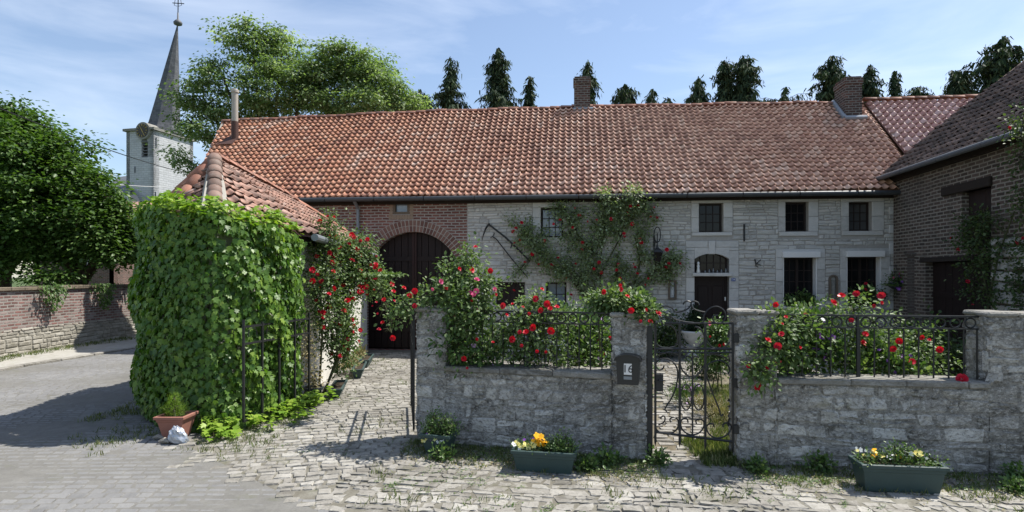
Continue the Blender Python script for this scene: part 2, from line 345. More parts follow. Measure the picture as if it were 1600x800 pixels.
M['rose_leaf_sage_lit'] = leafmat('lit_sage_rose_leaf', G((.09, .125, .06), (.17, .22, .11), (.27, .33, .19), (.42, .48, .33)), .4, .45, .4)  # lighter copy of rose_leaf; brightness on the shaded facade is put into the colour
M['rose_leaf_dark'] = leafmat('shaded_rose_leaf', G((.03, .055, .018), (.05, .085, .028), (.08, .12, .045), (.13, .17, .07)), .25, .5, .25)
M['herb'] = leafmat('garden_leaf', G((.03, .07, .02), (.06, .12, .03), (.11, .18, .05), (.2, .26, .1)), .25, .45)
M['grass'] = leafmat('grass_blade', G((.05, .08, .025), (.09, .125, .04), (.15, .175, .07), (.23, .22, .12)), .3, .6, .2)
M['straw'] = leafmat('dry_litter', G((.16, .12, .06), (.3, .25, .14), (.12, .15, .05)), .2, .7)
def petal(name, a, b_): return leafmat(name, G(a, b_, a), .2, .45, .3)
M['red'] = petal('red_petal', (.48, .006, .022), (.66, .018, .05))
M['crimson'] = petal('crimson_petal', (.42, .008, .03), (.60, .03, .07))
M['pink'] = petal('pink_petal', (.62, .07, .25), (.75, .18, .38))
M['purple'] = petal('purple_petal', (.17, .05, .30), (.28, .12, .42))
M['lilac'] = petal('lilac_petal', (.42, .25, .50), (.55, .38, .6))
M['yellow'] = petal('yellow_petal', (.80, .65, .18), (.85, .78, .35))
M['orange'] = petal('orange_petal', (.80, .38, .01), (.85, .48, .02))
M['whitep'] = petal('white_petal', (.7, .72, .78), (.8, .8, .75))

# ------------------------------------------------------------------ stone / sett generators
def stone_face(mb, pf, a0, a1, z0, z1, d, rn, jit=.012, nx=5, nz=4, rough=.006, ins=.022):
    # one rounded stone on a surface pf(a, z, out): a grid with a bulged front and ragged outline
    vs = []; ja = [random.uniform(-jit, jit) for _ in range(8)]
    w_, h_ = a1-a0, z1-z0; tx, tz = random.uniform(-rough, rough), random.uniform(-rough, rough)
    for j in range(nz):
        for i in range(nx):
            u = i/(nx-1); v = j/(nz-1); cu = 2*u-1; cv = 2*v-1
            cc = (abs(cu)*abs(cv))**3*.16
            x = a0 + w_*(.5+cu*.5*(1-cc)) + (ja[j % 4]*(1-v)+ja[4+j % 4]*v)*(abs(cu)) + random.uniform(-.4, .4)*jit
            z = z0 + h_*(.5+cv*.5*(1-cc)) + ja[(i+2) % 8]*abs(cv)*.7
            e = max(abs(cu), abs(cv)); o = -.012 if e > .99 else d*(1-.12*(abs(cu)**4+abs(cv)**4)) + random.uniform(-rough, rough) + tx*cu + tz*cv
            vs.append((x, z, o))
    cj = [random.uniform(-jit, jit)*1.3 for _ in range(8)]
    def q_(x, z):
        u = (x-a0)/w_; v = (z-z0)/h_
        return x+(1-v)*((1-u)*cj[0]+u*cj[1])+v*((1-u)*cj[2]+u*cj[3]), z+(1-v)*((1-u)*cj[4]+u*cj[5])*.8+v*((1-u)*cj[6]+u*cj[7])*.8
    V = []
    for k, (x, z, o) in enumerate(vs):
        i, j = k % nx, k//nx
        if i == 1: x = a0 + min(ins, w_*.16) + ja[j % 8]*.5
        if i == nx-2: x = a1 - min(ins, w_*.16) + ja[(j+3) % 8]*.5
        if j == 1: z = z0 + min(ins, h_*.18) + ja[(i+1) % 8]*.4
        if j == nz-2: z = z1 - min(ins, h_*.18) + ja[(i+4) % 8]*.4
        x, z = q_(x, z); V.append(pf(x, z, o))
    fs = [(j*nx+i, j*nx+i+1, (j+1)*nx+i+1, (j+1)*nx+i) for j in range(nz-1) for i in range(nx-1)]
    mb.add(V, fs, rn)
def cut(seg, holes, z0, z1):
    out = [seg]
    for h in holes:
        if h[3] <= z0+.02 or h[2] >= z1-.02: continue
        nw = []
        for a, b in out:
            if h[1] <= a or h[0] >= b: nw.append((a, b)); continue
            if h[0]-a > .05: nw.append((a, h[0]))
            if b-h[1] > .05: nw.append((h[1], b))
        out = nw
    return out
def stonework(mb, pf, a0, a1, z0, z1, holes, hr, lr, d, gap=.012, jit=.01, rough=.006, nx=5, nz=4, big=0):
    z = z0
    while z < z1-.03:
        h = random.uniform(*hr)
        if z1-z-h < hr[0]*.7: h = z1-z
        zz0, zz1 = z+gap/2, z+h-gap/2
        for s0, s1 in cut((a0, a1), holes, zz0, zz1):
            a = s0 + (random.uniform(-.5, 0)*lr[0] if s0 == a0 else 0)
            while a < s1-.02:
                L = random.uniform(*lr)*(1 if random.random() > .2 else .55)
                b = a+L
                if s1-b < lr[0]*.5: b = s1
                aa, bb = max(a, s0)+gap/2, min(b, s1)-gap/2
                if bb-aa > .03:
                    dz = random.uniform(-.25, .25)*gap
                    if bb-aa < .35 and h > .13 and random.random() < .25:
                        k = random.uniform(.35, .65); zm = zz0+(zz1-zz0)*k
                        stone_face(mb, pf, aa, bb, zz0, zm-gap/2, d*random.uniform(.6, 1.3), random.random(), jit, nx, nz, rough)
                        stone_face(mb, pf, aa, bb, zm+gap/2, zz1, d*random.uniform(.6, 1.3), random.random(), jit, nx, nz, rough)
                    else: stone_face(mb, pf, aa, bb, zz0+dz, zz1+dz, d*random.uniform(.5, 1.4), random.random(), jit, nx, nz, rough)
                a = b
        z += h

# ------------------------------------------------------------------ pantile roofs
def pantiles(name, mt, O, U, Vv, poly, tw, tl, parent, lift=None, jitter=.006, amp=.05, deck=M['tile_dark'], name_rnd=None):
    # O eave corner, U along the eave, Vv up the slope (unit); poly convex ccw list of (u, v)
    O = Vector(O); U = Vector(U).normalized(); Vv = Vector(Vv).normalized(); Nn = U.cross(Vv).normalized()
    if Nn.z < 0: Nn = -Nn
    us = [p[0] for p in poly]; vs_ = [p[1] for p in poly]
    u_amp = amp; prof = [(0, .25), (.14, -.15), (.32, -.5), (.52, -.5), (.68, -.05), (.80, .8), (.90, .98), (1.02, .45)]
    def inside(u, v, m=0):
        k = len(poly)
        for i in range(k):
            (x0, y0), (x1, y1) = poly[i], poly[(i+1) % k]
            L = math.hypot(x1-x0, y1-y0)
            if ((x1-x0)*(v-y0)-(y1-y0)*(u-x0))/L < -m: return False
        return True
    bm = bmesh.new(); lay = bm.faces.layers.float.new('rnd')
    nr = int(math.ceil(max(vs_)/tl))+1; n0 = int(math.floor(min(us)/tw)); n1 = int(math.ceil(max(us)/tw))
    for r in range(-0, nr):
        for c in range(n0, n1+1):
            u0 = c*tw + random.uniform(-1, 1)*jitter*.6; v0 = r*tl + random.uniform(-1, 1)*jitter*1.3
            if not inside(u0+tw/2, v0+tl/2, max(tw, tl)): continue
            if random.random() < .012: v0 -= random.uniform(.02, .06); u0 += random.uniform(-.015, .015)
            rn = random.random(); tilt = random.uniform(-.5, 1)*jitter; sk = random.uniform(-1, 1)*jitter*.6
            rows = []
            for kv, (dv, dz) in enumerate(((-.014, .058), (tl*1.12, .0+tilt*.2))):
                row = []
                for (pu, pz) in prof:
                    u = u0+pu*tw+sk*kv; v = v0+dv; z = pz*amp + dz + tilt*(1-kv)
                    if lift: z += lift(u, v)
                    row.append(bm.verts.new(O+U*u+Vv*v+Nn*z))
                rows.append(row)
            low = [bm.verts.new(q.co - Nn*.011 + Vv*.002) for q in rows[0]]
            for i in range(len(prof)-1):
                f = bm.faces.new((rows[0][i], rows[0][i+1], rows[1][i+1], rows[1][i])); f[lay] = rn; f.smooth = True
                f = bm.faces.new((low[i], low[i+1], rows[0][i+1], rows[0][i])); f[lay] = rn
    k = len(poly)
    for i in range(k):
        (x0, y0), (x1, y1) = poly[i], poly[(i+1) % k]
        if abs(y0) < 1e-6 and abs(y1) < 1e-6: continue
        d = Vector((x1-x0, y1-y0)).normalized(); nx_, ny_ = d.y, -d.x      # outward
        co = O+U*x0+Vv*y0; no_ = (U*nx_+Vv*ny_).normalized()
        bmesh.ops.bisect_plane(bm, geom=bm.verts[:]+bm.edges[:]+bm.faces[:], plane_co=co, plane_no=no_, clear_outer=True, dist=1e-5)
    org = ORG[parent]
    me = bpy.data.meshes.new(name)
    for v in bm.verts: v.co -= org
    # deck under the tiles
    dv = [bm.verts.new(O+U*a+Vv*b-Nn*.045-org) for a, b in poly]; f = bm.faces.new(dv); f[lay] = .1
    bm.to_mesh(me); bm.free()
    return link_mesh(name, me, mt, parent)
def ridge_run(mb, p0, p1, r=.11, step=.33, lift=None, up=Vector((0, 0, 1)), jit=.008):
    p0, p1 = Vector(p0), Vector(p1); L = (p1-p0).length; d = (p1-p0)/L; s_ = up.cross(d).normalized(); u_ = d.cross(s_).normalized()
    n = max(1, int(L/step)); step = L/n
    for k in range(n):
        rn = random.random(); j = random.uniform(-1, 1)*jit; vs = []
        for e, rr in ((-.02, r*1.12), (.0, r*1.14), (step*1.03, r)):
            for a in range(7):
                t = math.pi*a/6; q = p0+d*(k*step+e)+s_*(math.cos(t)*rr)+u_*(math.sin(t)*rr*.75+j)
                if lift: q = q+Vector((0, 0, lift(k*step)))
                if e < -.01: q = p0+d*(k*step)+s_*(math.cos(t)*rr*.85)+u_*(math.sin(t)*rr*.62+j) + (Vector((0, 0, lift(k*step))) if lift else Vector((0, 0, 0)))
                vs.append(q)
        mb.add(vs, [(b*7+a, b*7+a+1, b*7+a+8, b*7+a+7) for b in range(2) for a in range(6)], rn)
# ================================================================== GROUND
def sheet(name, pts, z, mt, kind='structure'):
    mb = MB(); mb.add([(x, y, z) for x, y in pts], [list(range(len(pts)))]); o = mb.build(name, mt); tag(o, kind=kind); return o
sheet('ground', [(-400, -60), (400, -60), (400, 700), (-400, 700)], -.02, M['meadow'])
sheet('street', [(-13.0, -6), (14, -6), (14, 5.2), (5.33, 6.4), (-.9, 7.6), (-.9, 17), (-7.0, 17.5), (-7.5, 60), (-13.0, 60)], -.004, M['grout'])
WL = [(-13.15, 0.0), (-12.85, 14.3), (-12.95, 20.0), (-12.3, 27.0), (-10.5, 34.0)]      # brick garden wall line on the left
# gravel strip between road and wall
mb = MB()
edge = [(-11.5, 0), (-11.3, 13.2), (-10.9, 16), (-10.5, 19), (-10.0, 27), (-8.5, 34)]
vs = [(x, y, .03) for x, y in [(-13.1, 0), (-12.9, 13.2), (-12.9, 16), (-12.95, 19.5), (-12.3, 27), (-10.4, 34)]] + [(x, y, .03) for x, y in edge] + [(x, y, -.01) for x, y in edge]
mb.add(vs, [(i, i+6, i+7, i+1) for i in range(5)] + [(i+6, i+12, i+13, i+7) for i in range(5)])
tag(mb.build('gravel_verge', M['paveside']), kind='structure')
mb = MB()
for (x0, y0), (x1, y1) in zip(edge[:-1], edge[1:]):
    L = math.hypot(x1-x0, y1-y0); n = int(L/.8); fr = Frame(x0, y0, x1, y1)
    for k in range(n):
        a = k*L/n; mb.box(fr, a+.01, a+L/n-.01, -.01, .055+random.uniform(-.008, .008), -.02, .13, random.random(), .012)
tag(mb.build('kerb', M['cobble']), kind='structure')

def hnoise(x, y): return .5*math.sin(x*1.7+y*.6)+.5*math.sin(y*2.1-x*.9+1.3)
def setts(name, mt, region, bounds, ang, lx, ly, d, gap, jit, rough, nx=4, nz=4, drop=0.0, curve=None):
    mb = MB(); ca, sa = math.cos(R(ang)), math.sin(R(ang)); x0, x1, y0, y1 = bounds
    y = y0
    while y < y1:
        h = random.uniform(*ly); x = x0+random.uniform(0, .2)
        while x < x1:
            L = random.uniform(*lx); cx, cy = x+L/2, y+h/2
            oy = (curve(cx) if curve else 0)
            wx, wy = cx*ca-(cy+oy)*sa, cx*sa+(cy+oy)*ca
            if region(wx, wy) and random.random() > drop:
                base = hnoise(wx*1.3, wy*1.3)*.008
                def pf(a, b, o):
                    b2 = b+(curve(a) if curve else 0)
                    return (a*ca-b2*sa, a*sa+b2*ca, max(o+base, -.02))
                stone_face(mb, pf, x+gap/2, x+L-gap/2, y+gap/2, y+h-gap/2, d*random.uniform(.6, 1.3), random.random(), jit, nx, nz, rough, .011)
            x += L
        y += h
    o = mb.build(name, mt); tag(o, kind='structure'); return o
def wall_y(x):    # front of the street walls
    return 7.27-.292*(x+1.21) if x < 1.53 else 6.36-.127*(x-2.49)
def in_front(x, y):
    if y < 4.2 or x < max(-4.3, -3.9+(7-y)*1.16)-.25*math.sin(y*2.3)+random.gauss(0, .22) or x > 8: return False
    if x > -1.2: return y < wall_y(x)+(.35 if not 1.5 < x < 2.5 else .6)
    return y < 15.6 - 0 and x > (-3.55 if y < 10 else -3.9) or y < 7.35
setts('cobbles', M['cobble'], lambda x, y: in_front(x, y) and x <= -1.0-.5*(7-y)+.2*math.sin(y*4), (-9, 12, -6, 20), 13, (.10, .23), (.10, .16), .010, .012, .013, .0022, 5, 4, .01)
setts('street_cobbles', M['cobble'], lambda x, y: in_front(x, y) and x > -1.0-.5*(7-y)+.2*math.sin(y*4), (-9, 12, -1, 18), -9, (.08, .24), (.09, .18), .008, .008, .028, .0022, 6, 5, .03, lambda a: .025*math.sin(a*1.3)+.008*math.sin(a*4.1))
def in_road(x, y):
    if in_front(x, y) or y < 4.3 or y > 24: return False
    if y < 13.2: l = -11.45
    else: l = -11.3+(y-13.2)*.13
    r = 3.0 if y < 7.3 else (-4.0-(y-7.4)*1.0 if y < 9.3 else -6.2)
    if x > -1.2 and y > 6: return False
    return l < x < r+.15
setts('road_setts', M['sett'], in_road, (-16, 8, 0, 30), 8, (.13, .2), (.11, .14), .005, .010, .009, .0016, 4, 3, .03, lambda a: -.012*(a+8)**2)
# courtyard
sheet('lane_surface', [(-12.9, -6), (-1.7, -6), (-1.7, 5.1), (-3.9, 7.0), (-4.3, 7.6), (-6.4, 9.4), (-6.4, 30), (-12.6, 30), (-12.8, 14)], -.001, M['lane'])
setts('courtyard_cobbles', M['cobble'], lambda x, y: -1.25 < x < 8.8 and y > 12.6-.1*x and y < 16.0-.1045*(x+6.4)+.4 or (1.72+.27*(y-7) < x < 2.3+.32*(y-7) and 6.7 < y < 14), (-4, 12, 4, 18), -4, (.14, .28), (.12, .17), .02, .024, .02, .003, 4, 4, .03)
sheet('garden_soil', [(-.9, 7.5), (1.6, 6.75), (2.5, 6.6), (5.33, 6.3), (9.3, 5.8), (9.6, 14.9), (-.9, 16)], 0.0, M['earth'])

# ================================================================== FARMHOUSE
FA = Frame(-10, 16.876, 10.6, 14.724)
NSUM = 20.3
house = thing('farmhouse', 'long low farmhouse with orange pantile roof, half red brick and half grey stone', 'farmhouse', FA.p(10, 0, -3))
s730 = FA.px(730, 400)[0]
def rect(x0, y0, x1, y1, o=0): a = FA.px(x0, y1, o); b = FA.px(x1, y0, o); return (a[0], b[0], a[1], b[1])
WIN = {   # photo rectangles on the facade plane
 'arch_top': rect(614, 311, 640, 335), 'w1': rect(845, 324, 880, 371), 'w2': rect(1092, 317, 1130, 363), 'w3': rect(1227, 315, 1263, 362),
 'w4': rect(1326, 315, 1362, 361), 'low1': rect(775, 441, 820, 478), 'low2': rect(853, 441, 885, 479), 'big1': rect(1223, 402, 1276, 478),
 'big2': rect(1322, 401, 1376, 478)}
cs, cz = FA.px(645, 438); AR = 76/F*FA.p(cs, 0).y
dr = rect(1085, 396, 1139, 548); dr = (dr[0], dr[1], 0, dr[3])
def arch_pts(c, z, r, n=24, t0=0, t1=math.pi): return [(c+r*math.cos(t0+(t1-t0)*k/n), z+r*math.sin(t0+(t1-t0)*k/n)) for k in range(n+1)]
# brick part
bh = (cs-AR, cs+AR, 0, cz+AR)
mb = MB(); mb.wall(FA, .3, s730, 0, 4.22, [bh, WIN['arch_top']], .4, .22)
ap = arch_pts(cs, cz, AR)
for (a0, z0), (a1, z1) in zip(ap[:-1], ap[1:]):
    mb.add([FA.p(a0, z0), FA.p(a1, z1), FA.p(a1, cz+AR), FA.p(a0, cz+AR)], [(0, 3, 2, 1)])
    mb.add([FA.p(a0, z0), FA.p(a1, z1), FA.p(a1, z1, -.3), FA.p(a0, z0, -.3)], [(0, 1, 2, 3)])
gf = Frame(*FA.p(.3, 0, -6.4).xy, *FA.p(.3, 0, 0).xy)
mb.wall(gf, 0, 6.4, 0, 4.2, [], .35)
mb.add([gf.p(0, 4.2), gf.p(6.4, 4.2), gf.p(3.2, 7.2)], [(0, 1, 2)])
mb.build('brick_wall', brickmat('red_brick', FA.ang, [(.20, .075, .06), (.12, .05, .042), (.26, .11, .085), (.16, .065, .055), (.30, .15, .12)], (.40, .37, .33), .22, .078, .017, .3), house)
# voussoirs
mb = MB()
nv = 46
for k in range(40):
    t0 = math.pi*k/40; t1 = math.pi*(k+1)/40; mb.add([FA.p(cs+r*math.cos(t), cz+r*math.sin(t), .004) for r, t in ((AR, t0), (AR+.33, t0), (AR+.33, t1), (AR, t1))], [(0, 1, 2, 3)], .5, 1)
for ring in range(2):
    for k in range(nv):
        t0 = math.pi*(k+.13)/nv; t1 = math.pi*(k+.87)/nv; r0 = AR+.005+ring*.165; r1 = r0+.148; o = .012+random.uniform(0, .008)
        q = [(r0, t0), (r1, t0), (r1, t1), (r0, t1)]
        vs = [FA.p(cs+r*math.cos(t), cz+r*math.sin(t), oo) for oo in (o, -.02) for r, t in q]
        mb.add(vs, [(0, 1, 2, 3), (0, 4, 5, 1), (1, 5, 6, 2), (2, 6, 7, 3), (3, 7, 4, 0)], random.random())
m_, nt_, b_ = mat('voussoir_brick', .88, .2); c_ = ramp(nt_, attr(nt_), [(0, (.12, .055, .045)), (.5, (.24, .115, .085)), (1, (.36, .22, .17))]); c_ = mixc(nt_, noise(nt_, coords(nt_), 40, 5), c_, (.12, .07, .06)); nt_.links.new(c_, b_.inputs['Base Color'])
mb.build('brick_arch', [m_, plain('arch_mortar', (.42, .39, .34), .95, .1, 0, .3, 20, .3)], house)
# barn door: two plank leaves
for sgn in (-1, 1):
    mb = MB(); w_ = AR/7
    for k in range(7):
        a0 = cs+sgn*(k*w_+.012); a1 = cs+sgn*((k+1)*w_-.004); am = abs((a0+a1)/2-cs)
        top = cz+math.sqrt(max(AR*AR-am*am, 0))+.12
        mb.box(FA, min(a0, a1), max(a0, a1), .04, top, -.27, -.22+random.uniform(0, .004), .5)
    for z in (.5, 1.75, 2.5):
        mb.box(FA, min(cs+sgn*.03, cs+sgn*AR*.97), max(cs+sgn*.03, cs+sgn*AR*.97), z, z+.13, -.218, -.19)
    lf = mb.build('barn_door_leaf', M['wood_dark'], house)
    mb = MB(); mb.box(FA, cs+sgn*.035-.03, cs+sgn*.035+.03, 0.05, cz+AR, -.186, -.16); mb.build('stile', woodmat('stile_wood', (.045, .018, .014), (.02, .01, .008)), lf)
mb = MB(); mb.box(FA, cs-AR-.1, cs+AR+.1, 0, 4.2, -.39, -.36); mb.build('barn_door_backing', M['dark_in'], house)

# stone part: mortar skin + coursed stones
SUR = .2
def grow(r, l, rr, b, t): return (r[0]-l, r[1]+rr, r[2]-b, r[3]+t)
sur = {'w1': grow(WIN['w1'], .22, .2, .16, .16), 'w2': grow(WIN['w2'], .2, .24, .1, .2), 'w3': grow(WIN['w3'], .18, .24, .12, .12), 'w4': grow(WIN['w4'], .19, .29, .12, .2),
       'low1': grow(WIN['low1'], .0, .0, .0, .22), 'low2': grow(WIN['low2'], .12, .1, .0, .2), 'big1': grow(WIN['big1'], .18, .2, .1, .22), 'big2': grow(WIN['big2'], .15, .22, .1, .22),
       'door': (dr[0]-.22, dr[1]+.24, 0, dr[3]+.34)}
stone_holes = [WIN[k] for k in ('w1', 'w2', 'w3', 'w4', 'low1', 'low2', 'big1', 'big2')]+[dr]
mb = MB(); mb.wall(FA, s730, 20.6, 0, 4.22, stone_holes, .45, .24)
gr2 = Frame(*FA.p(20.6, 0, 0).xy, *FA.p(20.6, 0, -6.4).xy)
mb.wall(gr2, 0.46, 6.4, 0, 4.2, [], .35); mb.add([gr2.p(0, 4.2), gr2.p(6.4, 4.2), gr2.p(3.2, 7.2)], [(0, 1, 2)])
bk = Frame(*FA.p(20.6, 0, -6.4).xy, *FA.p(.3, 0, -6.4).xy); mb.wall(bk, 0, 20.3, 0, 4.2, [], .3)
mw = mb.build('mortar_wall', M['mortar_f'], house)
mb = MB(); stonework(mb, lambda a, z, o: FA.p(a, z+.010*math.sin(a*2.3+z*4)+.006*math.sin(a*7.1+z*9), o), s730+.005, 20.05, 0, 4.2, list(sur.values()), (.055, .15), (.14, .50), .018, .006, .010, .007)
mb.build('stone_wall', M['stone_f'], house)
# dressed surrounds
def blocks(mb, r, s_, bottom=True, quoin=.02):
    # jamb blocks left/right, lintel and sill of the surround s_ round the opening r
    for (a0, a1) in ((s_[0], r[0]), (r[1], s_[1])):
        if a1-a0 < .05: continue
        z = r[2]; n = max(1, round((r[3]-r[2])/.32)); h = (r[3]-r[2])/n
        for k in range(n): mb.box(FA, a0+.004, a1-.002, z+k*h+.004, z+(k+1)*h-.004, -.2, .022+random.uniform(0, .006), random.random(), .008)
    if s_[3]-r[3] > .05: mb.box(FA, s_[0], s_[1], r[3]+.002, s_[3]-.006, -.2, .026, random.random(), .008)
    if r[2]-s_[2] > .04: mb.box(FA, s_[0]+.02, s_[1]-.02, s_[2]+.006, r[2]-.003, -.2, .035, random.random(), .008)
def window(key, nx, ny, label=None, glass='glass', leafs=1, rec=.16, fw=.05, curtain=False):
    r = WIN[key]; mb = MB()
    mb.box(FA, r[0], r[0]+fw, r[2], r[3], -rec-.05, -rec); mb.box(FA, r[1]-fw, r[1], r[2], r[3], -rec-.05, -rec)
    mb.box(FA, r[0]+fw, r[1]-fw, r[2], r[2]+fw, -rec-.05, -rec-.001); mb.box(FA, r[0]+fw, r[1]-fw, r[3]-fw, r[3], -rec-.05, -rec-.001)
    A0, A1, Z0, Z1 = r[0]+fw, r[1]-fw, r[2]+fw, r[3]-fw
    if leafs == 2: c = (A0+A1)/2; mb.box(FA, c-.035, c+.035, Z0, Z1, -rec-.045, -rec+.008)
    g = .011
    for k in range(1, nx): a = A0+(A1-A0)*k/nx; mb.box(FA, a-g, a+g, Z0, Z1, -rec-.035, -rec-.012)
    for k in range(1, ny): z = Z0+(Z1-Z0)*k/ny; mb.box(FA, A0, A1, z-g, z+g, -rec-.034, -rec-.013)
    wf = mb.build('window', M['wood_frame'], house); 
    if label: wf['label'] = label
    mb = MB(); mb.box(FA, r[0]+.01, r[1]-.01, r[2]+.01, r[3]-.01, -rec-.032, -rec-.028); mb.build('pane', M[glass], wf)
    if key in sur:
        mb = MB(); blocks(mb, r, sur[key]); mb.build('window_surround', M['dressed'], wf)
    return wf
window('w1', 3, 3, 'upper window beside the climbing rose', 'glass_sky'); window('w2', 3, 3, 'upper window over the front door'); window('w3', 3, 3); window('w4', 3, 3, 'upper window at the right end', 'glass_net'); 
window('low2', 2, 2, 'low window behind the rose', 'glass_sky')
wb = [window('big1', 4, 4, 'tall window under a white roller blind box', leafs=2, rec=.19), window('big2', 4, 4, 'tall window behind the garden roses', leafs=2, rec=.19)]
for wf, k in zip(wb, ('big1', 'big2')):
    r = WIN[k]; mb = MB(); mb.box(FA, r[0]-.03, r[1]+.05, r[3]-.01, r[3]+.145, .028, .13, .5, .008); mb.build('blind_box', M['white'], wf)
    mb = MB()
    mb.box(FA, r[1]-.028, r[1]-.002, r[2], r[3]-.012, -.18, .03); mb.box(FA, r[0]+.002, r[0]+.02, r[2], r[3]-.012, -.18, .03); mb.box(FA, r[0]-.04, r[1]+.04, r[2]-.05, r[2], -.18, .06); mb.build('blind_rail', M['white'], wf)
    mb = MB(); mb.box(FA, r[1]-.19, r[1]-.06, r[2]+.05, r[3]-.05, -.27, -.24); mb.build('curtain', M['curtain'], wf)
# low hatch
r = WIN['low1']; mb = MB(); n = 6
for k in range(n): mb.box(FA, r[0]+(r[1]-r[0])*k/n+.004, r[0]+(r[1]-r[0])*(k+1)/n-.004, r[2], r[3], -.17, -.13+random.uniform(0, .006))
ht = mb.build('hatch_door', M['wood_dark'], house)
mb = MB(); mb.box(FA, r[0]-.18, r[1]+.18, r[3]+.002, r[3]+.215, -.2, .026, .6, .01); mb.build('lintel', M['dressed'], house)
# small attic window over the arch
r = WIN['arch_top']; mb = MB(); f = .07
mb.box(FA, r[0], r[0]+f, r[2], r[3], -.12, .0); mb.box(FA, r[1]-f, r[1], r[2], r[3], -.12, .0); mb.box(FA, r[0]+f, r[1]-f, r[3]-f, r[3], -.12, -.001); mb.box(FA, r[0]+f, r[1]-f, r[2], r[2]+f, -.12, -.001)
wf = mb.build('window', M['wood_grey'], house); wf['label'] = 'small square window over the brick arch'
mb = MB(); mb.box(FA, r[0]+.02, r[1]-.02, r[2]+.02, r[3]-.02, -.1, -.08); mb.build('pane', M['glass_sky'], wf)
mb = MB()
for (a0, a1) in ((r[0]-.11, r[0]-.01), (r[1]+.01, r[1]+.11)):
    mb = MB()
    for k in range(5): z = r[2]-.02+k*.09; mb.box(FA, a0+(.03 if k % 2 else 0)*(1 if a0 < r[0]-.05 else 0), a1, z, z+.08, -.02, .006+random.uniform(0, .006), random.random())
    mb.build('window_jamb', M['ochre'], wf)
mb = MB()
for k in range(9): a = r[0]-.12+k*.078; mb.box(FA, a, a+.07, r[2]-.14, r[2]-.025, -.02, .012, random.random())
mb.build('window_sill', M['ochre'], wf)

# front door with arched transom
zt = FA.px(1112, 429)[1]
mb = MB(); c = (dr[0]+dr[1])/2; hw = (dr[1]-dr[0])/2
mb.box(FA, dr[0], dr[0]+.06, 0, zt-.05, -.22, -.15); mb.box(FA, dr[1]-.06, dr[1], 0, zt-.05, -.22, -.15); mb.box(FA, dr[0]+.06, dr[1]-.06, zt-.12, zt-.05, -.22, -.151)
mb.box(FA, dr[0]+.06, dr[1]-.06, .02, zt-.12, -.23, -.185)
for (za, zb) in ((.15, .85), (1.0, zt-.3)):
    for sg in (-1, 1): a0, a1 = sorted((c+sg*.05, c+sg*(hw-.12))); mb.box(FA, a0, a1, za, zb, -.186, -.165, .5, .012)
fd = mb.build('front_door', M['wood_dark'], house)
mb = MB(); mb.tube([FA.p(dr[1]-.11, 1.0, -.185), FA.p(dr[1]-.11, 1.0, -.11), FA.p(dr[1]-.21, 1.0, -.11)], .012, 6); mb.build('handle', M['zinc'], fd)
mb = MB(); mb.box(FA, dr[1]-.075, dr[1]-.045, 1.42, 1.52, -.149, -.135); mb.build('bell_push', M['white'], house)
mb = MB(); f = .05
mb.box(FA, dr[0], dr[0]+f, zt+.05, dr[3], -.2, -.15); mb.box(FA, dr[1]-f, dr[1], zt+.05, dr[3], -.2, -.15); mb.box(FA, dr[0]+f, dr[1]-f, zt+.05, zt+.1, -.2, -.151)
for k in range(1, 5): a = dr[0]+(dr[1]-dr[0])*k/5; mb.box(FA, a-.011, a+.011, zt+.1, dr[3], -.19, -.16)
mb.box(FA, dr[0]+f, dr[1]-f, zt+.30, zt+.322, -.189, -.161)
tw_ = mb.build('transom_window', M['wood_frame'], house)
mb = MB(); mb.box(FA, dr[0]+.01, dr[1]-.01, zt+.06, dr[3], -.185, -.18); mb.build('pane', M['glass'], tw_)
mb = MB(); mb.box(FA, dr[0]-.06, dr[1]+.07, zt-.045, zt+.045, -.14, .07, .7, .01); mb.build('transom_sill', M['dressed'], house)
# curved lintel with key stone, jambs
mb = MB(); zs_ = dr[3]-.14; Rr = (hw*hw+.14*.14)/(2*.14); n = 14
for k in range(n):
    a0 = dr[0]+2*hw*k/n; a1 = dr[0]+2*hw*(k+1)/n
    z0 = dr[3]-Rr+math.sqrt(max(Rr*Rr-(a0-c)**2, 0)); z1 = dr[3]-Rr+math.sqrt(max(Rr*Rr-(a1-c)**2, 0))
    vs = [FA.p(a0, z0, .024), FA.p(a1, z1, .024), FA.p(a1, dr[3]+.16, .024), FA.p(a0, dr[3]+.16, .024), FA.p(a0, z0, -.14), FA.p(a1, z1, -.14)]
    mb.add(vs, [(0, 1, 2, 3), (4, 5, 1, 0)], .65 if k < 7 else .4)
mb.box(FA, c-.09, c+.09, dr[3]-.02, dr[3]+.33, -.1, .05, .8, .01)
for (a0, a1) in ((dr[0]-.22, dr[0]), (dr[1], dr[1]+.24)):
    z = 0
    while z < dr[3]+.1: h = random.uniform(.28, .42); h = min(h, dr[3]+.16-z); mb.box(FA, a0, a1-.003 if a1 == dr[0] else a1, z+.004, z+h-.004, -.14, .026+random.uniform(0, .005), random.random(), .008); z += h
mb.box(FA, dr[0]-.22, c-.1, dr[3]+.165, dr[3]+.33, -.1, .022, .5, .008); mb.box(FA, c+.1, dr[1]+.24, dr[3]+.165, dr[3]+.33, -.1, .022, .3, .008)
mb.build('door_surround', M['dressed'], house)
mb = MB(); mb.box(FA, dr[0]-.35, dr[1]+.35, 0, .14, .0, .38, .5, .015); mb.build('door_step', M['dressed'], house)
# quoins at the right end of the stone wall
mb = MB(); z = 0; k = 0
while z < 4.1: h = random.uniform(.2, .3); h = min(h, 4.15-z); mb.box(FA, 19.8+(.0 if k % 2 else .12), 20.08, z+.005, z+h-.005, -.05, .04+random.uniform(0, .01), random.random(), .008); z += h; k += 1
mb.build('quoin_stones', M['dressed'], house)
# interior backing for glass
mb = MB(); mb.box(FA, s730+.2, 20.4, 0.02, 4.1, -.44, -.42); mb.build('room_backing', M['dark_in'], house)

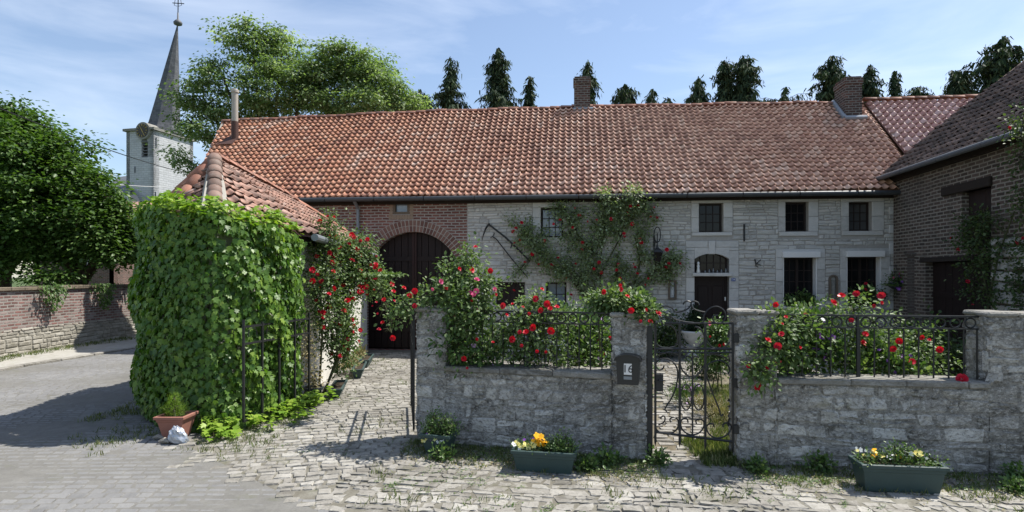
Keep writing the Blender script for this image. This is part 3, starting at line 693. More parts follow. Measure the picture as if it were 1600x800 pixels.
# roofs
SL = math.hypot(3.52, 3.17); VV = (-FA.n*3.52+Vector((0, 0, 3.17))).normalized()
def lift(u, v): k = v/SL; return .13*math.sin(math.pi*min(max(u/20.5, 0), 1))*k + .022*math.sin(u*1.1+v*.8)*math.sin(v*.66+.4) + .016*math.sin(u*2.7-v*1.3)
L_END = 20.55
RO = FA.p(0, 4.25, .34)
rf = pantiles('roof', M['tile'], RO, FA.e, VV, [(.75, 0), (L_END, 0), (L_END+.1, SL), (-.4, SL)], .180, .217, house, lift, .005, .040)
mb = MB(); rp0 = RO+FA.e*-.4+VV*SL+Vector((0, 0, .01)); rp1 = RO+FA.e*(L_END+.1)+VV*SL+Vector((0, 0, .01))
ridge_run(mb, rp0, rp1, .115, .34, lambda d: lift(d, SL)); mb.build('ridge_tiles', M['ridge'], rf, smooth=True)
mb = MB()
for k in range(60):
    d = k*.35; q0 = rp0+(rp1-rp0).normalized()*d; q1 = rp0+(rp1-rp0).normalized()*(d+.36)
    mb.tube([q0+Vector((0, 0, lift(d, SL)-.085))+FA.n*.05, q1+Vector((0, 0, lift(d+.35, SL)-.085))+FA.n*.05], .04, 6, .5)

VB = (-FA.n*-3.4+Vector((0, 0, 3.17))).normalized()
mb = MB(); b0 = FA.p(.1, 7.44, -3.2); b1 = FA.p(L_END, 7.44, -3.2); bm_ = FA.p(10.3, 7.57, -3.2); b2 = FA.p(L_END, 4.1, -6.8); b3 = FA.p(.1, 4.1, -6.8); mb.add([b0, bm_, b1, b2, b3], [(0, 1, 2, 3, 4)]); mb.build('rear_roof', M['tile_grey'], house)
# verge mortar/board at left
mb = MB(); va = RO+FA.e*.75-Vector((0, 0, .02)); vb = RO+FA.e*-.4+VV*SL; mb.tube([va, vb], .05, 6); mb.build('verge', M['mortar_l'], rf)
# gutter
mb = MB(); ga = FA.p(.7, 4.2, .40); gb = FA.p(L_END-.3, 4.17, .40); n = 14
for k in range(14):
    p = ga.lerp(gb, k/14+.0006); q = ga.lerp(gb, (k+1)/14-.0006); mb.tube([p, q], .062, 10)
mb.build('gutter', M['gutter'], house)
mb = MB(); mb.box(FA, .7, L_END-.5, 4.08, 4.235, .03, .10); mb.build('fascia', M['wood_lintel'], house)
sp_ = FA.px(559, 340, .1)[0]; mb = MB(); mb.tube([FA.p(sp_, 4.16, .38), FA.p(sp_, 4.05, .2), FA.p(sp_, 3.95, .09), FA.p(sp_, .1, .09)], .045, 10); mb.build('downpipe', M['zinc'], house)

def brick_chimney(px0, px1, ytop, d, dep, zb, mt, flash=True, lean=0.0):
    a0 = FA.px(px0, 200, -d)[0]; a1 = FA.px(px1, 200, -d)[0]; zt_ = FA.px((px0+px1)/2, ytop, -d)[1]
    mb = MB(); mb.box(FA, a0, a1, zb, zt_-.22, -d-dep, -d)
    mb.box(FA, a0-.025, a1+.025, zt_-.22, zt_-.06, -d-dep-.025, -d+.025); mb.box(FA, a0+.01, a1-.01, zt_-.06, zt_, -d-dep+.01, -d-.01)
    ch = mb.build('chimney', mt, rf)
    return ch, a0, a1, zt_
cbm = brickmat('chimney_brick', FA.ang, [(.10, .05, .042), (.06, .035, .03), (.17, .08, .06), (.09, .05, .04)], (.26, .24, .21), .2, .075, .015, .35)
ch1, a0, a1, zt_ = brick_chimney(897, 922, 119, 3.0, .5, 6.8, cbm)
mb = MB(); mb.box(FA, a0-.04, a1+.18, 7.30, 7.52, -3.25, -2.97, .5, .02); mb.build('flashing', M['lead'], ch1)
ch2, a0, a1, zt_ = brick_chimney(1321, 1347, 119, 2.45, .72, 6.3, cbm)
mb = MB()
def slope_z(o): return 4.25+(.34-o)*3.17/3.52
for (p, q, r_) in ((FA.p(a0-.03, slope_z(-3.2)+.08, -3.2), FA.p(a0-.03, slope_z(-2.4)+.08, -2.4), .07), (FA.p(a0-.06, slope_z(-2.4)+.08, -2.4), FA.p(a1+.1, slope_z(-2.4)+.08, -2.4), .07)): mb.tube([p, q], r_, 8)
for k in range(6): mb.box(FA, a0-.1, a0-.0, slope_z(-2.4-k*.13)-.02, slope_z(-2.4-k*.13)+.16, -2.53-k*.13, -2.4-k*.13)
mb.build('flashing', M['lead'], ch2)
# flue
fs_, fz_ = FA.px(367, 213, -2.2); mb = MB(); b = FA.p(fs_, 6.3, -2.2)
mb.lathe(b, [(.11, 0), (.11, .85), (.105, .87)], 16); fl = mb.build('flue_pipe', M['rust'], rf, smooth=False)
mb = MB(); ztop = FA.px(367, 140, -2.2)[1]-6.3; mb.lathe(b, [(.10, .82), (.10, ztop-.12), (.125, ztop-.1), (.125, ztop-.02), (.10, ztop)], 16); mb.build('flue_top', M['flue'], fl)
mb = MB(); mb.add([RO+FA.e*(fs_-.4)+VV*2.95+Vector((0, 0, .13)), RO+FA.e*(fs_+.12)+VV*2.95+Vector((0, 0, .13)), RO+FA.e*(fs_+.12)+VV*3.5+Vector((0, 0, .13)), RO+FA.e*(fs_-.2)+VV*3.5+Vector((0, 0, .13))], [(0, 1, 2, 3)])
mb.build('flashing', M['rust'], fl)

# neighbour house on the right, same ridge line, newer tiles
nb = thing('neighbour_house', 'house beyond the farmhouse with newer pinkish tiles, right of the right chimney', 'house', FA.p(24, 0, -3))
pantiles('roof', M['tile_new'], RO+FA.e*(L_END+.12)+Vector((0, 0, .05)), FA.e, VV, [(0, 0), (9.5, 0), (9.5, SL), (.08, SL)], .205, .25, nb, None, .002, .055)
mb = MB(); q0 = RO+FA.e*(L_END+.15)+VV*SL+Vector((0, 0, .1)); ridge_run(mb, q0, q0+FA.e*9.4, .11, .36); mb.build('ridge_tiles', M['ridge'], nb, smooth=True)
f2 = Frame(*FA.p(20.7, 0, -.02).xy, *FA.p(30, 0, -.02).xy); mb = MB(); mb.wall(f2, 0, 9.2, 0, 4.2, [], .4); mb.box(f2, 0, 9.2, 0, 4.2, -6.4, -.45); mb.add([f2.p(0, 4.2, 0), f2.p(0, 4.2, -6.4), f2.p(0, 7.1, -3.2)], [(0, 1, 2)]); mb.build('wall', M['mortar_f'], nb)
mb = MB(); mb.add([f2.p(0, 7.45, -3.2), f2.p(9.3, 7.45, -3.2), f2.p(9.3, 4.1, -6.8), f2.p(0, 4.1, -6.8)], [(0, 1, 2, 3)]); mb.build('rear_roof', M['tile_grey'], nb)

# things fixed to the facade
def anchor(px, py0, py1, label):
    a, z0 = FA.px(px, py1, .05); z1 = FA.px(px, py0, .05)[1]; mb = MB(); mb.box(FA, a-.02, a+.02, z0, z1, .02, .06, .5, .008)
    o = mb.build('wall_anchor', M['iron'], None, FA.p(a, z0, .03)); tag(o, label, 'wall anchor')
anchor(1163, 350, 377, 'straight black iron wall anchor on the stone wall right of the front door')
a, z = FA.px(1184, 413, .05); mb = MB(); mb.tube([FA.p(a-.07, z+.14, .04), FA.p(a-.04, z-.05, .04), FA.p(a+.0, z-.06, .04)], .012, 5); mb.tube([FA.p(a-.05, z, .045), FA.p(a+.08, z+.12, .045)], .012, 5); mb.tube([FA.p(a-.04, z+.02, .05), FA.p(a+.08, z-.02, .05)], .01, 5)
tag(mb.build('wall_hook', M['iron'], None, FA.p(a, z, .04)), 'small forked black iron hook on the stone wall between door and tall window', 'hook')
# scythe and long pole tool
def P(px, py, o): a, z = FA.px(px, py, o); return FA.p(a, z, o)
sy = thing('scythe', 'old scythe with black curved blade hung on the stone wall left of the rose', 'scythe', P(790, 380, .08))
mb = MB(); mb.tube([P(763, 350, .1), P(790, 371, .1), P(818, 398, .1), P(828, 408, .1)], .026, 7); mb.tube([P(800, 380, .1), P(798, 388, .14)], .015, 6); mb.build('handle', M['iron'], sy)
mb = MB(); mb.tube([P(765, 349, .1), P(759, 357, .1), P(755, 368, .1), P(753, 378, .1)], [.03, .026, .016, .004], 5); mb.build('blade', M['iron'], sy)
mb = MB(); mb.tube([P(770, 370, .08), P(775, 373, .08), P(800, 405, .08), P(824, 433, .08)], .018, 6); mb.tube([P(766, 372, .08), P(770, 369, .08), P(773, 364, .08)], .012, 5)
tag(mb.build('long_hook', M['iron'], None, P(795, 400, .08)), 'thin dark iron hook pole leaning below the scythe on the stone wall', 'pole')
# lantern
ln = thing('wall_lantern', 'black wrought iron lantern on a curled bracket, left of the front door', 'lantern', P(1027, 390, .3))
cxy = P(1027, 400, .3); mb = MB()
mb.lathe(cxy+Vector((0, 0, .10)), [(.17, 0), (.13, .06), (.05, .11), (.03, .17), (.012, .2)], 4, sq=True); 
for sx, sy_ in ((1, 1), (1, -1), (-1, -1), (-1, 1)): mb.tube([cxy+Vector((sx*.11, sy_*.11, .1)), cxy+Vector((sx*.06, sy_*.06, -.17))], .009, 5)
mb.lathe(cxy+Vector((0, 0, -.2)), [(.02, 0), (.08, .02), (.09, .03)], 4, sq=True); mb.build('lantern_frame', M['iron'], ln)
mb = MB(); mb.lathe(cxy+Vector((0, 0, -.165)), [(.075, 0), (.145, .255)], 4, sq=True); mb.build('pane', M['glass'], ln)
mb = MB(); top = cxy+Vector((0, 0, .3)); wl = P(1022, 378, .02); mb.tube([wl, top+Vector((0, 0, .05))], .014, 6); mb.tube([P(1022, 368, .03), P(1022, 395, .03)], .02, 6)
ring = [top+Vector((math.cos(t)*.085, 0, .26+math.sin(t)*.2)) for t in np.linspace(0, 2*math.pi, 21)[:-1]]; mb.tube(ring, .014, 5, closed=True); mb.tube([top, top+Vector((0, 0, .3))], .014, 5); mb.build('bracket', M['iron'], ln)
# wall shrine and thermometer frames
def niche(px0, py0, px1, py1, name, label, cat, mt, mt2, arched):
    a0, z0 = FA.px(px0, py1, .05); a1, z1 = FA.px(px1, py0, .05); t = thing(name, label, cat, FA.p((a0+a1)/2, z0, .03)); mb = MB(); w_ = .045
    mb.box(FA, a0, a0+w_, z0, z1, .026, .085); mb.box(FA, a1-w_, a1, z0, z1, .026, .085); mb.box(FA, a0+w_, a1-w_, z0, z0+w_, .026, .084)
    if arched:
        c = (a0+a1)/2; r0 = (a1-a0)/2; p = arch_pts(c, z1, r0, 12); q = arch_pts(c, z1, r0-w_, 12)
        for k in range(12): vs = [FA.p(*x, o) for o in (.085, .026) for x in (p[k], p[k+1], q[k+1], q[k])]; mb.add(vs, [(0, 1, 2, 3), (0, 4, 5, 1), (2, 6, 7, 3)])
    else: mb.box(FA, a0+w_, a1-w_, z1-w_, z1, .026, .084)
    mb.build('frame', mt, t); mb = MB(); mb.box(FA, a0+w_*1.3, a1-w_*1.3, z0+w_*1.3, z1-.02, .03, .045); 
    mb.box(FA, (a0+a1)/2-.035, (a0+a1)/2+.035, z0+.1, z1-.08, .045, .07, .5, .01); mb.build('panel', mt2, t)
niche(1295, 436, 1309, 468, 'wall_plaque', 'arched carved wall plaque hung between the two tall windows', 'plaque', M['wood_grey'], M['coping'], True)
niche(1044, 438, 1057, 468, 'wall_shrine', 'narrow wooden framed niche on the wall left of the front door', 'niche', M['wood_grey'], M['urn'], False)
# number plate 24
def text(name, s, size, loc, rotz, mt, parent=None, ext=.002, align='CENTER'):
    cu = bpy.data.curves.new(name, 'FONT'); cu.body = s; cu.size = size; cu.extrude = ext; cu.align_x = align; cu.align_y = 'CENTER'
    tmp = bpy.data.objects.new(name+'_c', cu); C.objects.link(tmp); bpy.context.view_layer.update()
    me = bpy.data.meshes.new_from_object(tmp); C.objects.unlink(tmp); bpy.data.objects.remove(tmp)
    me.name = name; me.transform(__import__('mathutils').Matrix.Rotation(rotz, 4, 'Z') @ __import__('mathutils').Matrix.Rotation(R(90), 4, 'X'))
    o_ = ORG[parent] if parent is not None else Vector((0, 0, 0)); me.transform(__import__('mathutils').Matrix.Translation(Vector(loc)-o_)); me.materials.clear()
    return link_mesh(name, me, mt, parent)
a, z = FA.px(1146, 437, .04); np_ = thing('house_number', 'small blue enamel house number plate right of the front door', 'number plate', FA.p(a, z, .03))
mb = MB(); mb.box(FA, a-.05, a+.05, z-.04, z+.04, .036, .045); mb.build('plate', M['blue'], np_); text('number', '24', .07, FA.p(a, z, .048), FA.ang, M['white'], np_)
# figurine and bottles on the transom sill
fg = FA.p(dr[0]+.1, zt+.046, .01); mb = MB(); mb.lathe(fg, [(.05, 0), (.045, .05), (.03, .13), (.04, .18), (.022, .215), (.034, .25), (.03, .28), (.008, .30)], 12)
tag(mb.build('figurine', M['whitep'] if 0 else M['white'], None, fg, True), 'small white figurine standing on the sill above the front door', 'figurine')
for k in range(6):
    q = FA.p(dr[0]+.28+k*.105, zt+.046, .0+random.uniform(-.02, .02)); mb = MB(); h = .07+.05*((k*7) % 3)/2; mb.lathe(q, [(.02, 0), (.022, h*.55), (.009, h*.8), (.009, h)], 8)
    tag(mb.build('bottle', M['zinc'], None, q, True), ['tiny bottle nearest the white figurine above the front door', 'second tiny bottle from the figurine above the front door', 'third tiny bottle from the figurine above the front door', 'fourth tiny bottle from the figurine above the front door', 'fifth tiny bottle from the figurine above the front door', 'tiny bottle farthest from the figurine above the front door'][k], 'bottle', 'little bottles above the front door')

# ================================================================== RIGHT BARN
BA = Frame(9.75, 14.72, 8.55, 6.6)     # left (courtyard) wall of the barn, s runs towards the camera
# outward normal of Frame = (e.y,-e.x): points to -x
barn = thing('brick_barn', 'dark brown brick barn at the right with a sagging dark tiled roof', 'barn', (11, 11, 0))
def brect(x0, y0, x1, y1):
    a = BA.px(x0, y1); b = BA.px(x1, y0); return (a[0], b[0], min(a[1], b[1]), max(a[1], b[1]))
EZ = 4.62
s_op0 = BA.px(1446, 480)[0]; s_op1 = BA.px(1548, 480)[0]; ztop_ = BA.px(1500, 408)[1]
s_w0 = BA.px(1503, 350)[0]; s_w1 = BA.px(1549, 350)[0]; zw0 = BA.px(1525, 389)[1]; zw1 = BA.px(1525, 296)[1]
s_q = BA.px(1552, 400)[0]
bop = (s_op0, s_op1, 0, ztop_); bwin = (s_w0, s_w1, zw0, zw1)
mb = MB(); mb.wall(BA, 0, 8.2, 0, EZ, [bop, bwin], .4, .25)
gb_ = Frame(BA.p(0, 0).x+7, BA.p(0, 0).y, *BA.p(0, 0).xy); mb.wall(gb_, 0, 7, 0, EZ, [], .3)
mb.add([gb_.p(0, EZ), gb_.p(7, EZ), gb_.p(3.5, EZ+2.85)], [(0, 1, 2)])
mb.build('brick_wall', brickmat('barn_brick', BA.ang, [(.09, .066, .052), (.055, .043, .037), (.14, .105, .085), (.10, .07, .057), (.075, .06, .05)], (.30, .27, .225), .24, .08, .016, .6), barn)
mb = MB(); stonework(mb, lambda a, z, o: BA.p(a, z, o), s_q, 8.2, 0, BA.px(1575, 372)[1], [], (.14, .26), (.25, .55), .05, .016, .015, .008)
mb.build('stone_base', M['stone_f'], barn)
mb = MB(); n = 9
for k in range(n): mb.box(BA, s_op0+(s_op1-s_op0)*k/n+.005, s_op0+(s_op1-s_op0)*(k+1)/n-.005, .03, ztop_-.01, -.2, -.16+random.uniform(0, .008))
for z in (.4, 1.6): mb.box(BA, s_op0+.03, s_op1-.03, z, z+.12, -.155, -.13)
mb.build('barn_door', M['wood_dark'], barn)
mb = MB(); n = 5
for k in range(n): mb.box(BA, s_w0+(s_w1-s_w0)*k/n+.004, s_w0+(s_w1-s_w0)*(k+1)/n-.004, zw0, zw1, -.17, -.13+random.uniform(0, .008))
mb.build('shutter', M['wood_frame'], barn)
a0 = BA.px(1474, 305)[0]; a1 = BA.px(1551, 290)[0]
mb = MB(); mb.box(BA, a0, a1, zw1-.0, zw1+.19, -.2, .06, .5, .02); mb.build('shutter_lintel', M['wood_lintel'], barn); mb = MB(); mb.box(BA, s_op0-.2, s_op1+.1, ztop_, ztop_+.11, -.2, .03, .5, .01); mb.build('lintel', M['wood_lintel'], barn)
# roof
bl = math.hypot(3.75, 3.1); BV = (-BA.n*3.75+Vector((0, 0, 3.1))).normalized(); BO = BA.p(8.4, EZ-.05, .28)
def blift(u, v): return .05*math.sin(u*.8+.5)*math.sin(v*.7) + .02*math.sin(u*2.1+v)
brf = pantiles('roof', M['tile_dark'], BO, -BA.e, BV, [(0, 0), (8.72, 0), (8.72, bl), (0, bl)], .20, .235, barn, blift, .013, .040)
mb = MB(); e0 = BO-BA.e*8.74+Vector((0, 0, .03)); mb.tube([e0, e0+BV*bl], .055, 6); mb.build('verge', M['ridge_grey'], brf)
mb = MB(); q = BO+BV*bl+Vector((0, 0, .05)); ridge_run(mb, q, q-BA.e*8.7, .12, .35); mb.build('ridge_tiles', M['ridge_grey'], brf, smooth=True)
mb = MB(); r1 = BO+BV*bl; r2 = r1-BA.e*8.7; off = -BA.n*3.9-Vector((0, 0, 3.1)); mb.add([r1, r2, r2+off, r1+off], [(0, 1, 2, 3)]); mb.build('rear_roof', M['tile_grey'], barn)
mb = MB()
for k in range(6): p = BA.p(-.28, EZ-.04, .36).lerp(BA.p(8.4, EZ-.10, .36), k/6+.001); q = BA.p(-.28, EZ-.04, .36).lerp(BA.p(8.4, EZ-.10, .36), (k+1)/6-.001); mb.tube([p, q], .058, 10)
mb.build('gutter', plain('old_zinc', (.11, .12, .13), .6, .3, .2, .3, 8), barn)
mb = MB(); mb.box(BA, -.1, 8.2, EZ-.16, EZ-.02, .02, .08); mb.build('fascia', M['wood_lintel'], barn)
# brick pier in the corner
pf_ = Frame(*gd(1416, 552).xy, *(gd(1440, 552)+Vector((0, 0, 0))).xy)
pz = 2.1+(HOR-393)*13.8/F
c0 = at(1412, 480, 14.0); c1 = at(1439, 480, 13.6); pf_ = Frame(c0.x, c0.y, c1.x, c1.y)
mb = MB(); mb.box(pf_, 0.09, pf_.len, 0, pz-.1, -.4, 0); mb.box(pf_, .05, pf_.len+.04, pz-.1, pz-.04, -.44, .04); mb.box(pf_, .08, pf_.len, pz-.04, pz+.02, -.4, .0)
tag(mb.build('brick_pier', brickmat('pier_brick', pf_.ang, [(.085, .065, .055), (.06, .05, .042), (.12, .09, .075)], (.13, .12, .105), .2, .066, .012, .5), None, pf_.p(0, 0)), 'narrow dark brick pier in the corner between farmhouse and barn', 'pier')
# ================================================================== CREEPER-CLAD OUTBUILDING
out = thing('outbuilding', 'small white outbuilding with hipped clay tile roof, wrapped in green creeper at the street corner', 'outbuilding', (-4.9, 11, 0))
FP = [(-6.15, 15.5), (-5.8, 9.4), (-5.1, 8.45), (-4.15, 8.0), (-3.85, 8.6), (-3.62, 9.9), (-3.95, 15.7)]
mb = MB(); EZ2 = 2.82
for (p, q) in zip(FP[:-1], FP[1:]):
    f = Frame(*p, *q); mb.wall(f, 0, f.len, 0, EZ2, [], .25)
mb.build('white_wall', M['limewash'], out)
# roof facets
PK = Vector((-5.03, 9.75, 4.05)); RB = Vector((-5.12, 13.0, 3.88))
E_ = [Vector((-6.0, 15.5, EZ2)), Vector((-5.95, 9.2, EZ2)), Vector((-5.15, 8.38, EZ2)), Vector((-4.12, 7.98, EZ2)), Vector((-3.66, 8.5, EZ2-.02)), Vector((-3.30, 9.9, EZ2-.05)), Vector((-3.72, 15.7, EZ2-.12))]
def facet(name, pts, mt, **k):   # pts[0]->pts[1] eave
    O = pts[0]; U = (pts[1]-pts[0]).normalized(); Nn = (pts[1]-pts[0]).cross(pts[2]-pts[0]).normalized()
    V_ = Nn.cross(U).normalized()
    if V_.z < 0: V_ = -V_
    poly = [((p-O).dot(U), (p-O).dot(V_)) for p in pts]
    A = sum(poly[i][0]*poly[(i+1) % len(poly)][1]-poly[(i+1) % len(poly)][0]*poly[i][1] for i in range(len(poly)))
    if A < 0: poly = poly[::-1]
    return pantiles(name, mt, O, U, V_, poly, k.get('tw', .19), k.get('tl', .225), out, None, .008, .036)
r0 = facet('roof', [E_[1], E_[2], PK], M['tile'])
facet('roof', [E_[6], E_[0], RB], M['tile_grey'])
facet('roof', [E_[0], E_[1], PK, RB], M['tile_grey'])
facet('roof', [E_[2], E_[3], PK], M['tile_grey'])
facet('roof', [E_[3], E_[4], PK], M['tile_grey'])
facet('roof', [E_[4], E_[5], PK], M['tile_grey'])
facet('roof', [E_[5], E_[6], RB, PK], M['tile_grey'])
mb = MB()
up = Vector((0, 0, .05))
ridge_run(mb, E_[3]+up, PK+up, .105, .25, None, Vector((0, 0, 1)), .012)
mb.build('hip_tiles', M['ridge_grey'], out, smooth=True)
mb = MB(); ridge_run(mb, E_[2]+up, PK+up, .09, .27); ridge_run(mb, E_[1]+up, PK+up, .09, .27); ridge_run(mb, PK+up, RB+up, .10, .3); ridge_run(mb, E_[6]+up, RB+up, .09, .3); mb.build('ridge_tiles', M['ridge'], out, smooth=True)
mb = MB()
for o_ in (-.14, .13):
    a = E_[3]+Vector((o_, o_*.4, .0)); mb.tube([a.lerp(PK, .12)+up*.3, PK+Vector((o_*.3, 0, .02))], [.07, .05], 6)
mb.build('hip_mortar', M['mortar_l'], out)
mb = MB(); g0 = E_[5].lerp(E_[6], -.09)+Vector((.05, 0, -.06)); g1 = Vector((-3.62, 15.6, EZ2-.22)); mb.tube([g0, g1], .06, 10); mb.build('gutter', M['zinc'], out)
mb = MB(); fr_ = Frame(-3.45, 9.4, -3.78, 15.6); mb.box(fr_, 0, fr_.len, EZ2-.18, EZ2-.05, -.14, -.04); mb.build('fascia', M['wood_lintel'], out)
# side door seen behind the roses
fs = Frame(-3.55, 9.9, -3.95, 15.7); mb = MB(); mb.box(fs, 2.5, 3.3, .02, 1.9, .002, .04); mb.build('side_door', M['wood_dark'], out)
mb = MB(); mb.box(fs, 2.42, 2.5, .02, 1.98, .002, .06); mb.box(fs, 3.3, 3.38, .02, 1.98, .002, .06); mb.box(fs, 2.5, 3.3, 1.9, 1.98, .002, .06); mb.build('door_frame', M['white'], out)

# creeper covering
def along(poly, n):
    pts = [Vector((*p, 0)) for p in poly]; L = [(pts[i+1]-pts[i]).length for i in range(len(pts)-1)]; T = sum(L); res = []
    for t in np.sort(rng.random(n))*T:
        i = 0
        while i < len(L)-1 and t > L[i]: t -= L[i]; i += 1
        d = (pts[i+1]-pts[i])/L[i]; res.append((pts[i]+d*t, Vector((d.y, -d.x, 0)), i, t))
    return res
IP = [(-6.1, 11.4), (-5.88, 9.4), (-5.25, 8.4), (-4.7, 8.05), (-4.15, 7.82), (-3.9, 8.0), (-3.72, 8.45), (-3.56, 9.35)]
for _ in range(3): IP = [IP[0]]+[q for a, b in zip(IP[:-1], IP[1:]) for q in ((a[0]*.75+b[0]*.25, a[1]*.75+b[1]*.25), (a[0]*.25+b[0]*.75, a[1]*.25+b[1]*.75))]+[IP[-1]]
cr_ = thing('creeper', 'dense green creeper covering the whole rounded end of the white outbuilding', 'creeper', (-4.6, 8.3, 0))
def ivy_layer(n, off, smin, smax, name, mt, zlo=0.02):
    P_, D_, N_, S_, R_ = [], [], [], [], []
    T_ = 0
    for p, nn, i, t in along(IP, n):
        ztop_i = EZ2+.24*math.exp(-((p.x+4.75)/.75)**2)*(1 if p.y < 9 else .3)-(.10 if p.y > 8.7 and p.x > -4 else 0)+.05*math.sin(p.x*9+p.y*5)
        z = zlo + random.random()*(ztop_i-zlo)
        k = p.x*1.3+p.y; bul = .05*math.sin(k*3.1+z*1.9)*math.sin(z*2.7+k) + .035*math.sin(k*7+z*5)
        flare = .08*max(0, 1-z/.5)**1.5*(1 if p.x > -4.3 else -.3)
        if z > EZ2-.15: bul += .02
        edge_r = p.y > 9.05 and p.x > -4
        if edge_r and random.random() < .5*(p.y-9.05)/.3: continue
        q = p + nn*(off+bul+flare+.07*math.sin(z*1.1)+random.uniform(-.05, .05)); q.z = z + (.06*math.sin(k*5) if z > EZ2-.2 else 0)
        P_.append(q); D_.append(Vector((random.gauss(0, .35), random.gauss(0, .35), -1))+nn*.25); N_.append(nn+Vector((random.gauss(0, .42), random.gauss(0, .42), random.gauss(.35, .35))))
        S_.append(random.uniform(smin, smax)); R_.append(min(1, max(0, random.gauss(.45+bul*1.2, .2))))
    return leaves(name, np.array(P_), np.array(D_), np.array(N_), np.array(S_), M[mt], IVY, cr_, rnd=np.array(R_))
ivy_layer(9000, .07, .06, .10, 'inner_foliage', 'ivy'); ivy_layer(13000, .14, .05, .095, 'foliage', 'ivy')
# young shoots at the eave and a skirt of shoots on the ground
P_, D_, N_, S_ = [], [], [], []
for p, nn, i, t in along(IP, 2200):
    z = EZ2+random.uniform(-.12, .12)+.24*math.exp(-((p.x+4.75)/.75)**2)*(1 if p.y < 9 else .3)+.07*math.sin((p.x*1.3+p.y)*5); rr = -random.random()**1.3*.33
    q = p+nn*(.14+rr); q.z = z-rr*.45; P_.append(q); D_.append(nn*random.uniform(.2, 1)+Vector((random.gauss(0, .5), random.gauss(0, .5), random.uniform(-.6, .5)))); N_.append(Vector((random.gauss(0, .3), random.gauss(0, .3), 1))+nn*.6); S_.append(random.uniform(.05, .1))
for p, nn, i, t in along([(-4.15, 7.78), (-3.8, 7.95), (-3.60, 8.4), (-3.46, 9.3), (-3.25, 9.8)], 900):
    if math.sin(p.y*9)+random.gauss(0, .5) < -.2: continue
    rr = random.random()**1.6*.42*(1.2 if p.y < 8.6 else .6); q = p+nn*(.15+rr); q.z = .04+random.random()*.2*(1-rr); P_.append(q); D_.append(nn+Vector((random.gauss(0, .6), random.gauss(0, .6), -.1))); N_.append(Vector((random.gauss(0, .35), random.gauss(0, .35), 1))); S_.append(random.uniform(.05, .10))
leaves('young_foliage', np.array(P_), np.array(D_), np.array(N_), np.array(S_), M['ivy_young'], IVY, cr_)
mb = MB()
for k in range(14):
    p, nn, i, t = along(IP, 1)[0]; pts = [p+nn*.06+Vector((random.uniform(-.1, .1), 0, z)) for z in np.linspace(0, 2.7, 7)]; mb.tube([q-nn*.05 for q in pts], [.02-.002*j for j in range(7)], 5)
mb.build('stem', M['bark'], cr_)

# ================================================================== STREET WALLS
W1 = Frame(-1.215, 7.275, 1.52, 6.47); W2 = Frame(2.49, 6.36, 7.4, 5.742)
CT = .93
def pillar(mb, mbm, fr, a0, a1, dep, zt_, seed):
    random.seed(seed)
    mbm.box(fr, a0+.012, a1-.012, 0, zt_, -dep+.012, -.012)
    faces = [Frame(*fr.p(a0, 0, 0).xy, *fr.p(a1, 0, 0).xy), Frame(*fr.p(a1, 0, 0).xy, *fr.p(a1, 0, -dep).xy), Frame(*fr.p(a1, 0, -dep).xy, *fr.p(a0, 0, -dep).xy), Frame(*fr.p(a0, 0, -dep).xy, *fr.p(a0, 0, 0).xy)]
    for f in faces: stonework(mb, lambda a, z, o, f=f: f.p(a, z, o-.012), 0, f.len, 0, zt_, [], (.07, .22), (.10, .36), .010, .003, .020, .008, 6, 5)
def street_wall(name, label, fr, a0, a1, pil, seed):
    t = thing(name, label, 'wall', fr.p((a0+a1)/2, 0, -.17)); mb = MB(); mbm = MB(); random.seed(seed)
    D_ = .36
    mbm.box(fr, a0, a1, 0, CT-.02, -D_+.012, -.012)
    stonework(mb, lambda a, z, o: fr.p(a, z, o-.012), a0, a1, 0, CT-.02, [], (.06, .20), (.09, .40), .011, .003, .021, .009, 6, 5)
    bf = Frame(*fr.p(a1, 0, -D_).xy, *fr.p(a0, 0, -D_).xy); stonework(mb, lambda a, z, o: bf.p(a, z, o-.012), 0, bf.len, 0, CT-.02, [], (.12, .26), (.2, .5), .026, .012, .018, .01)
    for k, (p0, p1, zt_) in enumerate(pil): pillar(mb, mbm, fr, p0, p1, .40, zt_, seed+k+1)
    mbm.build('mortar_core', M['rubble_mortar'], t); mb.build('rubble_stones', M['rubble'], t)
    cp = MB(); a = a0; 
    while a < a1-.01:
        L = min(random.uniform(.5, .9), a1-a); cp.box(fr, a+.002, a+L-.002, CT-.02, CT+.045+random.uniform(-.006, .006), -D_-.02, .03+random.uniform(-.008, .01), random.random(), .012); a += L
    cp.build('coping', M['coping'], t)
    for (p0, p1, zt_) in pil:
        cp = MB(); m_ = (p0+p1)/2+random.uniform(-.05, .05); cp.box(fr, p0-.02, m_, zt_, zt_+.055, -.415, .018, .8, .018); cp.box(fr, m_+.006, p1+.025, zt_-.0, zt_+.045, -.41, .012, .5, .018); cp.build('cap_stone', M['coping'], t)
    return t
random.seed(3)
w1 = street_wall('street_wall', 'grey rubble stone wall with two pillars, between the driveway and the iron gate', W1, .40, W1.len-.40, [(0, .41, 1.64), (W1.len-.40, W1.len, 1.62)], 21)
s_r0 = W2.px(1546, 560)[0]; s_r1 = s_r0+.62
w2 = street_wall('street_wall', 'grey rubble stone wall right of the iron gate, with the blooming flower bed behind', W2, .42, s_r0, [(0, .42, 1.66), (s_r0, s_r1, 1.66)], 41)
mb = MB(); mbm = MB(); random.seed(61)
mbm.box(W2, s_r1, W2.len, 0, 1.62, -.34, -.012); stonework(mb, lambda a, z, o: W2.p(a, z, o-.012), s_r1, W2.len, 0, 1.62, [], (.07, .22), (.10, .40), .011, .003, .021, .009)
mbm.build('mortar_core', M['rubble_mortar'], w2); mb.build('rubble_stones', M['rubble'], w2)

